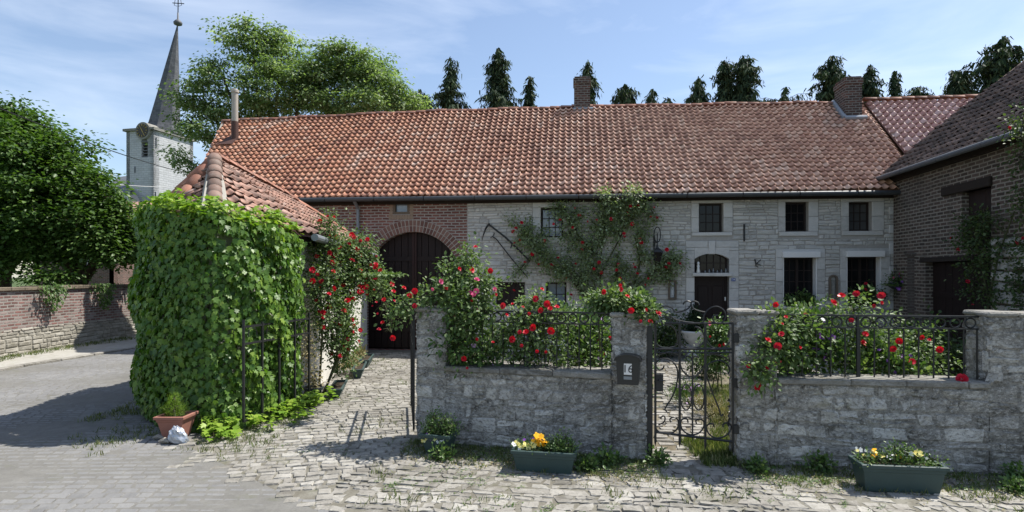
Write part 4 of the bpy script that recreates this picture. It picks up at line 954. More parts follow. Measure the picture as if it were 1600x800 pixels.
# railings
def railing(fr, a0, a1, sp, label, zt_=1.655, o=-.17, heavy=()):
    t = thing('iron_railing', label, 'railing', fr.p((a0+a1)/2, CT+.045, o))
    org = ORG[t]
    mb = MB(); mb.box(fr, a0, a1, zt_-.012, zt_+.008, o-.018, o+.018); mb.build('top_rail', M['iron'], t)
    z2 = zt_-.135; mb = MB(); mb.box(fr, a0, a1, z2-.008, z2+.006, o-.014, o+.014); mb.build('lower_rail', M['iron'], t)
    r_ = (zt_-.012-z2-.006)/2-.001; n = int((a1-a0)/sp); sp = (a1-a0)/n
    mb = MB(); c0 = fr.p(a0+sp/2, z2+.006+r_, o)
    mb.tube([c0+fr.e*(math.cos(x)*(r_-.005))+Vector((0, 0, math.sin(x)*(r_-.006))) for x in np.linspace(0, 2*math.pi, 19)[:-1]], .0085, 5, closed=True); ring0 = mb.build('ring', M['iron'], t)
    for k in range(1, n): copy_part(ring0, t, fr.e*sp*k)
    mb = MB(); mb.tube([fr.p(a0+.01, CT+.02, o), fr.p(a0+.01, z2, o)], .0085, 6); b0 = mb.build('baluster', M['iron'], t)
    for k in range(1, n+1): copy_part(b0, t, fr.e*(sp*k-(.02 if k == n else 0)))
    for h in heavy: mb = MB(); mb.box(fr, h-.012, h+.012, CT+.02, zt_, o-.02, o+.012); mb.build('post', M['iron'], t)
    return t
railing(W1, .415, W1.len-.405, .128, 'black iron railing on the left street wall beside the mailbox', heavy=(.415+1.0,))
railing(W2, .425, s_r0-.005, .148, 'black iron railing on the right street wall in front of the flower bed', heavy=(1.32,))

# mailbox with number 16
ma, mz = W1.px(982, 598); fo = .025
mbx = thing('mailbox', 'black mailbox with round top and white number plate on the gate pillar', 'mailbox', W1.p(ma, mz, 0))
m0 = W1.px(963, 598, .1)[0]; m1 = W1.px(1000, 598, .1)[0]; hw_ = (m1-m0)/2+.0; mc = (m0+m1)/2
zb, zs = mz, W1.px(982, 563, .1)[1]
mb = MB(); prof = [(-hw_*.88, zb), (hw_*.88, zb), (hw_, zs)] + [(hw_*math.cos(t), zs+hw_*.42*math.sin(t)) for t in np.linspace(0, math.pi, 13)[1:-1]] + [(-hw_, zs)]
nP = len(prof); vs = [W1.p(mc+a, z, o) for o in (.135, .02) for a, z in prof]; mb.add(vs, [list(range(nP)), list(range(2*nP-1, nP-1, -1))]+[(i+nP, (i+1) % nP+nP, (i+1) % nP, i) for i in range(nP)]); mb.build('body', M['black'], mbx)
mb = MB(); r1_ = hw_*1.17
pr = [(r1_*math.cos(t), zs-.0+hw_*.55*math.sin(t)) for t in np.linspace(-.06, math.pi+.06, 15)]; pi_ = [(x*.93, zs+(z-zs)*.86) for x, z in pr]
for k in range(14): vs = [W1.p(mc+a, z, o) for o in (.175, .005) for a, z in (pr[k], pr[k+1], pi_[k+1], pi_[k])]; mb.add(vs, [(0, 1, 2, 3), (4, 7, 6, 5), (0, 4, 5, 1), (3, 2, 6, 7)])
nP = 15; vs = [W1.p(mc+a, z, .15) for a, z in pi_]; mb.add(vs, [list(range(15))]); mb.build('lid', M['black'], mbx)
zc = W1.px(982, 577, .14)[1]
mb = MB(); mb.box(W1, mc-.043, mc+.043, zc-.062, zc+.062, .1355, .139); mb.build('number_plate', M['white'], mbx)
text('number', '16', .12, W1.p(mc, zc, .1405), W1.ang, M['ink'], mbx)
mb = MB(); mb.box(W1, mc-.045, mc+.045, zc-.115, zc-.08, .1355, .142); mb.build('name_slot', M['zinc'], mbx)

# ================================================================== IRON GATE
g0, g1 = gd(1018, 712), gd(1147, 722)
GA = Frame(1.575, 6.50, 2.46, 6.40)
gate = thing('garden_gate', 'black wrought iron garden gate with scrolls between the two street walls', 'gate', GA.p(.45, 0, 0))
S = lambda px, py: GA.px(px, py)
I = M['iron']
a_, zt1 = S(1016, 512); mb = MB(); mb.box(GA, S(1015, 600)[0]-.03, S(1015, 600)[0]+.03, 0, zt1+.02, -.03, .03); mb.build('gate_post', I, gate)
def bar(px, y0, y1, r=.012, name='upright'):
    a, z0 = S(px, y1); z1 = S(px, y0)[1]; mb = MB(); mb.box(GA, a-r, a+r, z0, z1, -r, r); mb.tube([GA.p(a, z0, 0), GA.p(a, z0-.05, 0)], [r*1.2, .002], 5); mb.build(name, I, gate)
bar(1024, 505, 690); bar(1062, 505, 692); bar(1102, 505, 696); bar(1145, 505, 700); bar(1082, 550, 682, .008)
def rail(x0, x1, y0, y1, r=.012, name='rail'):
    p = S(x0, y0); q = S(x1, y1); mb = MB(); mb.tube([GA.p(p[0], p[1], 0), GA.p(q[0], q[1], 0)], r, 6); mb.build(name, I, gate)
rail(1024, 1145, 505, 505); rail(1024, 1145, 545, 545, .016); rail(1024, 1145, 551, 551, .009); rail(1024, 1145, 675, 690, .014)
def scroll(pts, r=.009, name='scroll'):
    # smooth curve through photo points
    Q = [Vector((*S(x, y), 0)) for x, y in pts]; out_ = []
    Q = [Q[0]*2-Q[1]] + Q + [Q[-1]*2-Q[-2]]
    for i in range(1, len(Q)-2):
        for k in range(5):
            t = k/5; a, b, c, d = Q[i-1:i+3]; out_.append(.5*((2*b)+(c-a)*t+(2*a-5*b+4*c-d)*t*t+(3*b-a-3*c+d)*t**3))
    out_.append(Q[-2]); mb = MB(); mb.tube([GA.p(v.x, v.y, .0) for v in out_], r, 5); mb.build(name, I, gate)
# crop scale: x = 1000+cx*.3503, y = 440+cy*.35
c2 = lambda *p: [(1000+x*.3503, 440+y*.35) for x, y in p]
scroll(c2((66, 180), (72, 150), (85, 122), (110, 109), (138, 115), (158, 134), (180, 134), (205, 126), (222, 112), (228, 95), (214, 87), (198, 92), (193, 103)))
scroll(c2((290, 136), (268, 132), (245, 124), (232, 112), (228, 95), (240, 87), (258, 93), (264, 104)))
scroll(c2((118, 142), (130, 142), (138, 155), (160, 170), (200, 180), (240, 184)))
scroll(c2((118, 142), (116, 152), (128, 160)))
scroll(c2((128, 184), (140, 178), (134, 165), (120, 160)))
scroll(c2((282, 186), (286, 150), (310, 120), (345, 111), (375, 130), (382, 160), (365, 182), (340, 184), (324, 168), (330, 152), (348, 150)))
scroll(c2((110, 190), (140, 196), (162, 225), (168, 262), (158, 288), (130, 296)))
scroll(c2((66, 250), (72, 275), (95, 293), (125, 295)))
scroll(c2((178, 250), (184, 275), (205, 293), (232, 296), (262, 290), (284, 270), (286, 240), (270, 212), (245, 200)))
scroll(c2((296, 240), (300, 265), (318, 290), (345, 300), (375, 295), (400, 270)))
scroll(c2((66, 345), (90, 325), (120, 316), (150, 318), (170, 325)))
scroll(c2((120, 580), (112, 566), (140, 520), (160, 470), (168, 420), (162, 380), (135, 350), (105, 343), (80, 352), (70, 372), (82, 392), (100, 390), (108, 374)))
scroll(c2((296, 410), (304, 440), (325, 500), (350, 560), (362, 600), (370, 590)))
scroll(c2((296, 330), (330, 322), (370, 335), (400, 358)))
scroll(c2((300, 400), (304, 370), (330, 356), (360, 352), (388, 368), (400, 395), (392, 412)))
scroll(c2((178, 330), (180, 370), (192, 400), (215, 420), (232, 425), (255, 418), (276, 395), (290, 360), (290, 328)))
scroll(c2((232, 350), (222, 335), (208, 334), (204, 342))); scroll(c2((232, 350), (242, 335), (256, 334), (262, 342)))
for cx in (206, 262):
    scroll([(1000+(cx+25*math.cos(t))*.3503, 440+(516+57*math.sin(t))*.35) for t in np.linspace(0, 2*math.pi, 12)], .008, 'oval')
scroll(c2((90, 610), (104, 600), (112, 610), (106, 628), (82, 640))); 
scroll(c2((66, 636), (78, 665), (112, 680), (150, 672), (170, 648), (168, 618), (150, 606), (134, 614), (138, 628)))
scroll(c2((214, 630), (210, 614), (194, 612), (182, 625), (186, 655), (205, 675), (232, 684), (262, 676), (282, 652), (284, 625), (268, 614), (250, 620), (252, 634)))
scroll(c2((330, 650), (326, 636), (308, 636), (296, 650), (308, 680), (340, 698), (378, 690), (402, 665), (404, 640), (388, 630), (370, 638), (372, 650)))
p = S(1028, 597); mb = MB(); mb.box(GA, p[0]-.03, p[0]+.055, p[1]-.1, p[1]+.1, -.035, .035, .5, .006); lk = mb.build('lock_box', I, gate)
mb = MB(); mb.tube([GA.p(p[0]+.0, p[1]+.03, .035), GA.p(p[0], p[1]+.03, .075), GA.p(p[0]+.07, p[1]+.03, .075)], .007, 6); mb.build('handle', I, lk)
for py in (528, 598, 670):
    p = S(1147, py); mb = MB(); mb.box(GA, p[0]-.012, p[0]+.05, p[1]-.05, p[1]+.05, -.02, .03, .5, .006); mb.build('hinge', I, gate)

# open driveway gate leaves
def leaf_gate(fr, label, zb=.13, zt_=1.5, n=4):
    t = thing('driveway_gate', label, 'gate', fr.p(fr.len/2, 0, 0))
    mb = MB()
    for z in (zb, 1.17, 1.40): mb = MB(); mb.box(fr, 0, fr.len, z-.014, z+.014, -.01, .01); mb.build('rail', I, t)
    for k in range(n+1):
        a = .012+(fr.len-.024)*k/n; mb = MB(); mb.box(fr, a-.013, a+.013, zb-(.1 if k == n else 0.0), zt_-.06*(k % 2), -.0135, .0135); mb.build('upright', I, t)
    for k in range(n):
        a = (fr.len)*(k+.5)/n; mb = MB(); mb.tube([fr.p(a+math.cos(x)*.09, 1.285+math.sin(x)*.09, 0) for x in np.linspace(-.2, math.pi+.2, 12)], .007, 5); mb.build('scroll', I, t)
    mb = MB(); mb.box(fr, fr.len/2-.004, fr.len/2+.004, zb, 1.17, -.006, .006); return t
leaf_gate(Frame(-3.62, 7.75, -3.27, 9.3), 'open black iron driveway gate leaf folded back against the green creeper')
leaf_gate(Frame(-1.255, 7.36, -1.60, 9.15), 'open black iron driveway gate leaf seen edge-on behind the left stone pillar', zt_=1.66)

# ================================================================== LEFT GARDEN WALL
gw = thing('garden_wall', 'long red brick garden wall on a pale stone footing along the bend of the road', 'wall', (-13, 16, 0))
mbb = MB(); mbs = MB(); mbc = MB()
for (x0, y0), (x1, y1) in zip(WL[:-1], WL[1:]):
    # wall faces +x: run from far to near so that the outward normal (e.y,-e.x) is +x
    f = Frame(x0, y0, x1, y1); mbb.box(f, 0, f.len, .62, 1.72, -.35, 0); mbs.box(f, 0, f.len, -.02, .72, -.34, -.005)
    stonework(mbs, lambda a, z, o: f.p(a, z, o), 0, f.len, 0, .70, [], (.07, .13), (.18, .45), .02, .008, .01, .008, 4, 4)
    k = 0
    while k < f.len-.05: L = min(.42, f.len-k); mbc.box(f, k+.003, k+L-.003, 1.70, 1.80+random.uniform(-.015, .015), -.42, .07, random.random(), .012); k += L
mbs.build('stone_footing', stonemat('footing_stone', (.30, .28, .235), (.16, .15, .12), (.42, .40, .35), .7, None, .35), gw)
mbb.build('brick_course', brickmat('garden_brick', R(-90)+Frame(-12.85, 14.3, -12.95, 20).ang+R(90), [(.20, .10, .09), (.14, .08, .072), (.26, .13, .115), (.33, .27, .25), (.17, .095, .085)], (.33, .31, .28), .22, .08, .018, .35), gw)
mbc.build('coping', stonemat('mossy_coping', (.15, .12, .09), (.07, .06, .045), (.24, .20, .15), .8, (.10, .11, .04), .5), gw)

# ================================================================== CHURCH
CH = thing('church', 'grey stone village church tower with a tall leaning slate spire and a clock', 'church', (-40, 70, 0))
TW = 5.0; Yc = 68.0; Xc = (250-800)/F*Yc
corner = Vector((Xc, Yc-1.2, 0)); b15 = R(13)
e1 = Vector((math.cos(R(90)-b15), math.sin(R(90)-b15), 0))     # along the right (lit) face, going away
# right face normal (cos b, -sin b); left face normal (-sin b, -cos b)
er = Vector((math.sin(b15), math.cos(b15), 0)); el = Vector((-math.cos(b15), math.sin(b15), 0))
pl = corner+el*3.85; pr_ = corner+er*6.0
TL = Frame(pl.x, pl.y, corner.x, corner.y); TR = Frame(corner.x, corner.y, pr_.x, pr_.y)
ZT = 2.1+(HOR-207)/F*Yc
mb = MB(); lw = [TL.px(221, 246), TL.px(231, 222)]
lvh = (lw[0][0], lw[1][0], lw[0][1], lw[1][1])
mb.wall(TL, 0, TL.len, 0, ZT, [lvh], .8, .4); mb.wall(TR, 0, TR.len, 0, ZT+.0, [], .8)
mb.box(Frame(*pr_.xy, *(pr_+el*3.85).xy), 0, 3.85, 0, ZT, -.5, 0); mb.box(Frame(*(pr_+el*3.85).xy, *pl.xy), 0, 6, 0, ZT, -.5, 0)
mb.build('tower', M['church'], CH)
mb = MB()
for f in (TL, TR): mb.box(f, -.25, f.len+.25, ZT, ZT+.28, -.6, .28)
mb.box(TL, .0, TL.len, ZT, ZT+.3, -5.9, -.6); mb.build('cornice', M['coping'], CH)
mb = MB()
for k in range(5): z = lvh[2]+(lvh[3]-lvh[2])*(k+.2)/5; mb.box(TL, lvh[0], lvh[1], z, z+.1, -.4, -.12)
mb.box(TL, lvh[0], lvh[1], lvh[2], lvh[3], -.7, -.55); lv = mb.build('louvre', M['slate'], CH)
mb = MB(); ca_, cz_ = (lvh[0]+lvh[1])/2, lvh[3]; rr = (lvh[1]-lvh[0])/2
vs = [TL.p(a, z, .03) for a, z in arch_pts(ca_, cz_, rr, 10)]; mb.add(vs, [list(range(len(vs)))]); mb.build('louvre_arch', M['slate'], CH)
# slits
mb = MB()
for (f, x0, y0, x1, y1) in ((TL, 243, 215, 245, 232), (TL, 210, 260, 212, 270), (TL, 242, 300, 244, 312)):
    a = f.px(x0, y1); b = f.px(x1, y0); mb.box(f, a[0], b[0], a[1], b[1], .0, .03)
mb.build('slit_window', M['slate'], CH)
# clock dormer
kc = TL.px(226, 205); kr = .78
mb = MB(); n = 24
def disc(mb, f, c, r, o0, o1, n=28, a0=0, a1=2*math.pi):
    ts = np.linspace(a0, a1, n+1)[:-1]; vs = [f.p(c[0]+r*math.cos(t), c[1]+r*math.sin(t), o) for o in (o1, o0) for t in ts]; mb.add(vs, [list(range(n)), list(range(2*n-1, n-1, -1))]+[(i+n, (i+1) % n+n, (i+1) % n, i) for i in range(n)])
disc(mb, TL, kc, kr+.22, -1.2, .3); mb.build('clock_surround', M['coping'], CH)
ck = MB(); disc(ck, TL, kc, kr, .3, .36); ck = ck.build('clock', M['dialmat'], CH)
mb = MB()
for k in range(12):
    t = k*math.pi/6; d = Vector((math.cos(t), math.sin(t))); c = Vector(kc)+d*kr*.8; mb.tube([TL.p(c.x-d.x*.11, c.y-d.y*.11, .39), TL.p(c.x+d.x*.11, c.y+d.y*.11, .39)], .035, 4)
mb.build('numeral', M['gold'], ck)
for t, L in ((R(120), .5), (R(-60), .75)): mb = MB(); mb.tube([TL.p(kc[0], kc[1], .4), TL.p(kc[0]+math.cos(t)*L, kc[1]+math.sin(t)*L, .4)], [.05, .02], 4); mb.build('clock_hand', M['gold'], ck)
oc = TR.px(281, 301)
mb = MB(); disc(mb, TR, oc, .75, -.1, .12); ow = mb.build('oval_window', M['coping'], CH); mb = MB(); disc(mb, TR, oc, .5, .1, .14); mb.build('pane', M['slate'], ow)
# spire: eight sided, leaning
zb0 = ZT+.3; cen = (pl+pr_)/2; cen.x += .3; cen.z = zb0; tip = at(278, 34, cen.y)
mb = MB(); rb = 1.95; offs = R(22.5)-b15
base = [cen+Vector((rb*math.cos(offs+k*math.pi/4), rb*math.sin(offs+k*math.pi/4), 0)) for k in range(8)]
q4 = [Vector((*p.xy, zb0)) for p in (pl, corner, pr_, pr_+el*3.85)]
rows = []
for j in range(13):
    t = j/12; tt = 1-t; fl_ = 1+.12*max(0, 1-t*9)**2
    rows.append([cen.lerp(tip, t)+(b-cen)*tt*fl_+(tip-cen)*0 for b in base])
vs = [v for r_ in rows[:-1] for v in r_]+[tip]
fs_ = [(j*8+k, j*8+(k+1) % 8, j*8+8+(k+1) % 8, j*8+8+k) for j in range(11) for k in range(8)]+[(88+k, 88+(k+1) % 8, 96) for k in range(8)]
mb.add(vs, fs_)
M['spire'] = brickmat('spire_slate', 0, [(.10, .105, .118), (.14, .145, .158), (.08, .085, .095)], (.075, .075, .085), .5, .3, .012, .25); mb.build('spire', M['spire'], CH)
mb = MB(); mb.lathe(tip+Vector((0, 0, -.5)), [(.12, 0), (.45, .15), (.5, .4), (.3, .65), (.1, .8), (.08, 1.6)], 12); mb.build('finial', M['slate'], CH, smooth=True)
mb = MB(); mb.tube([tip, tip+Vector((.05, 0, 4.2))], .06, 5); mb.tube([tip+Vector((-.65, 0, 2.3)), tip+Vector((.75, 0, 2.2))], .055, 5)
for sx in (-1, 1): mb.tube([tip+Vector((sx*.1, 0, 1.9)), tip+Vector((sx*.45, 0, 2.0)), tip+Vector((sx*.3, 0, 2.9)), tip+Vector((.04, 0, 3.1))], .035, 4)
mb.tube([tip+Vector((-.3, 0, 3.9)), tip+Vector((.1, 0, 3.75)), tip+Vector((.5, 0, 4.1))], .05, 4); mb.build('cross', I, CH)
# nave roofs left of / below the tower
mb = MB(); y_ = 72; 
n0, n1, n2, n3 = at(150, 268, y_), at(203, 262, y_), at(203, 300, y_-6), at(150, 310, y_-6)
mb.add([n3, n2, n1+Vector((0, 4, 0)), n0+Vector((0, 4, 0))], [(0, 1, 2, 3)]); r_a = at(150, 268, y_); mb.add([n0+Vector((0, 4, 0)), n1+Vector((0, 4, 0)), n1+Vector((0, 12, -6)), n0+Vector((0, 12, -6))], [(0, 1, 2, 3)])
mb.add([at(203, 305, 66), at(212, 303, 66), at(240, 348, 62), at(205, 352, 62)], [(0, 1, 2, 3)])
mb.build('nave_roof', M['slate'], CH)
mb = MB(); b0 = n3.copy(); b1 = n2.copy(); mb.add([Vector((b0.x, b0.y, 0)), Vector((b1.x, b1.y, 0)), b1, b0], [(0, 1, 2, 3)]); q = at(240, 352, 62.2); p = at(200, 352, 62.2); mb.add([Vector((p.x, p.y, 0)), Vector((q.x, q.y, 0)), q, p], [(0, 1, 2, 3)]); mb.build('nave_wall', M['church'], CH)

# houses behind the garden wall
def small_house(name, label, x0, x1, y, dep, ze, zr, mt, rmt, wins):
    t = thing(name, label, 'house', ((x0+x1)/2, y+dep/2, 0)); f = Frame(x0, y, x1, y); hs = []
    for (p0, q0, p1, q1) in wins: a = f.px(p0, q1); b = f.px(p1, q0); hs.append((a[0], b[0], max(a[1], .3), b[1]))
    mb = MB(); mb.wall(f, 0, f.len, 0, ze, hs, .3, .15); 
    for xx, fl in ((x0, 0), (x1, 1)):
        g = Frame(xx, y+dep, xx, y) if not fl else Frame(xx, y, xx, y+dep); mb.wall(g, .0, dep, 0, ze, [], .25); mb.add([g.p(0, ze), g.p(dep, ze), g.p(dep/2, zr)], [(0, 1, 2)])
    mb.build('wall', mt, t)
    for h in hs:
        m2 = MB(); m2.box(f, h[0], h[0]+.09, h[2], h[3], -.14, -.02); m2.box(f, h[1]-.09, h[1], h[2], h[3], -.14, -.02); m2.box(f, h[0]+.09, h[1]-.09, h[3]-.09, h[3], -.14, -.021); m2.box(f, h[0]+.09, h[1]-.09, h[2], h[2]+.09, -.14, -.021); c = (h[0]+h[1])/2; m2.box(f, c-.05, c+.05, h[2]+.09, h[3]-.09, -.13, -.03)
        wf = m2.build('window', M['white'], t); m2 = MB(); m2.box(f, h[0]+.05, h[1]-.05, h[2]+.05, h[3]-.05, -.12, -.10); m2.build('pane', M['glass_sky'], wf)
    mb = MB(); c = [Vector((x0-.2, y-.3, ze-.1)), Vector((x1+.2, y-.3, ze-.1)), Vector((x1+.2, y+dep/2, zr+.1)), Vector((x0-.2, y+dep/2, zr+.1)), Vector((x1+.2, y+dep+.3, ze-.1)), Vector((x0-.2, y+dep+.3, ze-.1))]
    mb.add(c, [(0, 1, 2, 3), (3, 2, 4, 5)]); mb.build('roof', rmt, t)
small_house('brick_house', 'red brick house with pale blue window, half hidden behind the left trees', (55-800)/F*31, (178-800)/F*31, 31, 7, 3.9, 6.4, brickmat('house_brick', 0, [(.17, .085, .07), (.12, .06, .05), (.24, .12, .1)], (.25, .23, .2), .22, .07, .012, .4), M['tile_grey'], [(118, 405, 140, 441)])
small_house('stone_cottage', 'low grey stone cottage beside the church tower, behind the garden wall', (178-800)/F*38, (236-800)/F*38, 38, 7, 3.7, 5.6, M['church'], M['slate'], [(211, 424, 221, 441)])

# ================================================================== CABLES
def cable(pts, r, name, label, mt):
    mb = MB(); Q = []
    a, b = pts; sag = (b-a).length*.012
    for k in range(25): t = k/24; p = a.lerp(b, t); p.z -= sag*4*t*(1-t); Q.append(p)
    mb.tube(Q, r, 5); tag(mb.build(name, mt, None, a), label, 'cable')
cable((at(-260, 60, 11), at(300, 272, 34)), .02, 'overhead_cable', 'black overhead cable sloping down across the church tower, the higher of the two', M['cable'])
cable((at(-260, 212, 12), at(262, 292, 34)), .018, 'overhead_cable', 'pale grey overhead cable crossing in front of the dark trees, the lower of the two', M['cable_grey'])
# ================================================================== TREES
def limb(mb, p, d, L, r, depth, tips, spread=.55, up=.25):
    n = 4; pts = [p]; q = p.copy(); dd = d.copy(); rad = [r]
    for k in range(n):
        dd = (dd+Vector((random.gauss(0, .12), random.gauss(0, .12), random.gauss(up*.15, .06)))).normalized(); q = q+dd*(L/n); pts.append(q.copy()); rad.append(r*(1-.4*(k+1)/n))
        if depth > 0 and k >= 1 and random.random() < .75:
            d2 = (dd+Vector((random.gauss(0, 1), random.gauss(0, 1), random.gauss(.1, .6)))*spread).normalized(); limb(mb, q.copy(), d2, L*random.uniform(.55, .8), rad[-1]*.55, depth-1, tips, spread, up)
        elif depth == 0: tips.append((q.copy(), dd.copy()))
    mb.tube(pts, rad, 5 if depth else 3)
    if depth > 0: limb(mb, q, dd, L*.72, rad[-1]*.8, depth-1, tips, spread, up)
    else: tips.append((q.copy(), dd.copy()))
def tree(name, label, base, h_trunk, blobs, lmat, ls, n_cl, per, clr, group=None, trunk_r=.2, tpl=LEAF4, droop=0.0, flat=.6, seed=1, splits=7):
    # blobs: (centre, radii) ; clusters of leaves fill the shell of the blobs, limbs reach towards them
    global rng
    random.seed(seed); rng = np.random.default_rng(seed)
    t = thing(name, label, 'tree', base, group); base = Vector(base)
    mb = MB(); top = base+Vector((0, 0, h_trunk)); mb.tube([base, base.lerp(top, .5)+Vector((random.uniform(-.1, .1), 0, 0)), top], [trunk_r*1.3, trunk_r, trunk_r*.8], 8)
    cen = []; w = np.array([b[1][0]*b[1][1]*b[1][2] for b in blobs])**(.75); w = w/w.sum()
    for (c, r), k in zip(blobs, w):
        c = Vector(c)
        for _ in range(max(3, int(n_cl*k))):
            d = Vector(rdir(1)[0]); rr = random.uniform(.3, 1.0)**.5*random.uniform(.82, 1.15); cen.append(c+Vector((d.x*r[0]*rr, d.y*r[1]*rr, d.z*r[2]*rr)))
    # limbs to the blobs, then twigs to clusters
    nodes = []
    for (c, r) in blobs:
        c = Vector(c); mid = top.lerp(c, .5)+Vector((random.gauss(0, .15), random.gauss(0, .15), .1)); pts = [top-Vector((0, 0, h_trunk*.15)), top.lerp(mid, .6), mid, c]; mb.tube(pts, [trunk_r*.7, trunk_r*.5, trunk_r*.38, trunk_r*.18], 6); nodes += [pts[2], pts[3]]
    NA = np.array([list(n) for n in nodes])
    order = sorted(cen, key=lambda q: min((q-n).length for n in nodes))
    for q in order:
        d2 = ((NA-np.array(q))**2).sum(1); j = int(d2.argmin()); p = Vector(NA[j]); m = p.lerp(q, .5)+Vector((random.gauss(0, .08), random.gauss(0, .08), -.04)); 
        mb.tube([p, m, q], [max(.012, trunk_r*.09), max(.01, trunk_r*.06), .006], 3); NA = np.vstack([NA, [list(m)], [list(q)]])
    mb.build('trunk', M['bark'], t)
    CN = np.array([list(c) for c in cen]); n = len(CN)*per; CI = np.repeat(np.arange(len(CN)), per)
    off = rng.normal(size=(n, 3))*np.array([1, 1, flat])*clr*.5*rng.uniform(.6, 1.3, size=len(CN))[CI][:, None]
    P_ = CN[CI]+off
    D_ = unit(off*np.array([1, 1, .5])+rdir(n)*.35*clr)+np.array([0, 0, -.25-droop]); N_ = rdir(n)*.55+np.array([0, 0, 1.0])
    S_ = rng.uniform(.7, 1.25, n)*ls; rn = np.clip(rng.normal(.5, .2, n)+rng.normal(0, .16, len(CN))[CI], 0, 1)
    leaves('crown', P_, D_, N_, S_, M[lmat], tpl, t, rnd=rn); return t
B = lambda px, py, Y, rx, ry, rz: (tuple(at(px, py, Y)), (rx, ry, rz))
tree('broadleaf_tree', 'big dense dark green tree at the far left behind the brick wall', (-17.2, 19.5, 0), 2.4,
     [B(-20, 270, 19.5, 2.6, 2.2, 2.1), B(40, 260, 19, 2.0, 1.9, 1.75), B(90, 320, 18.6, 1.7, 1.6, 1.6), B(0, 370, 18.5, 1.7, 1.6, 1.3), B(25, 200, 19.5, .8, .8, .75), B(-80, 350, 19, 2.2, 2, 2), B(62, 240, 19.3, .8, .8, .6), B(8, 172, 19.3, .4, .4, .4), B(97, 258, 19, .45, .5, .4), B(55, 203, 19.2, .4, .4, .35), B(38, 182, 19.2, .3, .3, .3), B(85, 225, 19, .35, .4, .3)], 'tree_dark', .135, 800, 85, .55, 'trees behind the brick wall', .25, LEAF6, seed=3)
tree('broadleaf_tree', 'lower dark green tree over the garden wall, right neighbour of the far left tree', (-14.9, 19.8, 0), 1.8,
     [B(138, 345, 19.4, 1.05, 1.3, 1.1), B(172, 372, 19.0, .7, 1.1, .75), B(150, 288, 19.2, .4, .4, .4), B(182, 322, 19, .4, .4, .35), B(165, 305, 18.8, .3, .3, .3), B(200, 350, 19, .35, .4, .3), B(108, 300, 19.6, .9, 1.0, .75), B(120, 365, 18.8, 1.4, 1.3, .7), B(185, 395, 19, .6, .9, .35), B(70, 390, 18.6, .8, 1, .35), B(85, 432, 17.5, .5, .6, .16)], 'tree_dark', .125, 430, 80, .5, 'trees behind the brick wall', .18, LEAF6, seed=5)
# hanging growth over the wall
def hang(cx, y, n, label, w=.5, L=.7):
    t = thing('hanging_creeper', label, 'creeper', (cx, y, 1.8)); P_ = []
    for _ in range(n): u = random.gauss(0, w*.4); zz = 1.86-random.random()**1.3*L*(1-.8*min(1, abs(u)/w)); P_.append((cx+.12+random.uniform(-.1, .12), y+u, zz))
    n = len(P_); leaves('foliage', np.array(P_), rdir(n)*.5+np.array([.4, 0, -1]), rdir(n)*.5+np.array([1, -.3, .6]), rng.uniform(.05, .09, n), M['tree_dark'], LEAF6, t)
hang(-12.8, 15.95, 330, 'short tuft of creeper hanging over the brick wall, nearer one', .5, .8); hang(-12.8, 17.9, 330, 'creeper tuft hanging over the brick wall near its far end', .55, .85)
# feathery trees behind the farmhouse
tree('walnut_tree', 'tall airy pale green tree behind the left end of the roof, nearest the church', (-10.8, 26, 0), 5.0,
     [B(395, 70, 26.5, 1.5, 1.6, 1.0), B(440, 85, 27, 1.3, 1.6, 1.1), B(350, 125, 26, 1.2, 1.5, .75), B(420, 140, 26, 1.7, 1.8, 1.2), B(310, 150, 25.5, 1.0, 1.3, .8), B(320, 205, 25, 1.25, 1.3, .6), B(283, 245, 25, .55, .8, .35), B(300, 262, 25, .55, .8, .3), B(470, 130, 27, 1.2, 1.3, 1.3), B(360, 180, 26, 1.2, 1.5, .5), B(293, 185, 25, .5, .7, .5), B(400, 165, 26, 1.5, 1.5, .4)], 'tree_light', .145, 340, 80, .5, 'airy trees behind the roof', .22, LEAF4, .25, .45, 8)
tree('walnut_tree', 'rounder pale green tree behind the roof, right of the tallest airy one', (-7.4, 27, 0), 5.0,
     [B(535, 95, 27, 1.4, 1.6, .9), B(570, 115, 27.5, 1.5, 1.6, 1.2), B(500, 130, 27, 1.0, 1.5, 1.2), B(600, 140, 27, 1.0, 1.4, .9), B(530, 155, 26.5, 1.5, 1.5, .9), B(575, 165, 26.5, 1.5, 1.5, .6), B(625, 160, 27.5, .9, 1.2, .6), B(650, 168, 27.5, .8, 1.1, .4)], 'tree_light', .145, 330, 80, .48, 'airy trees behind the roof', .2, LEAF4, .25, .5, 9)
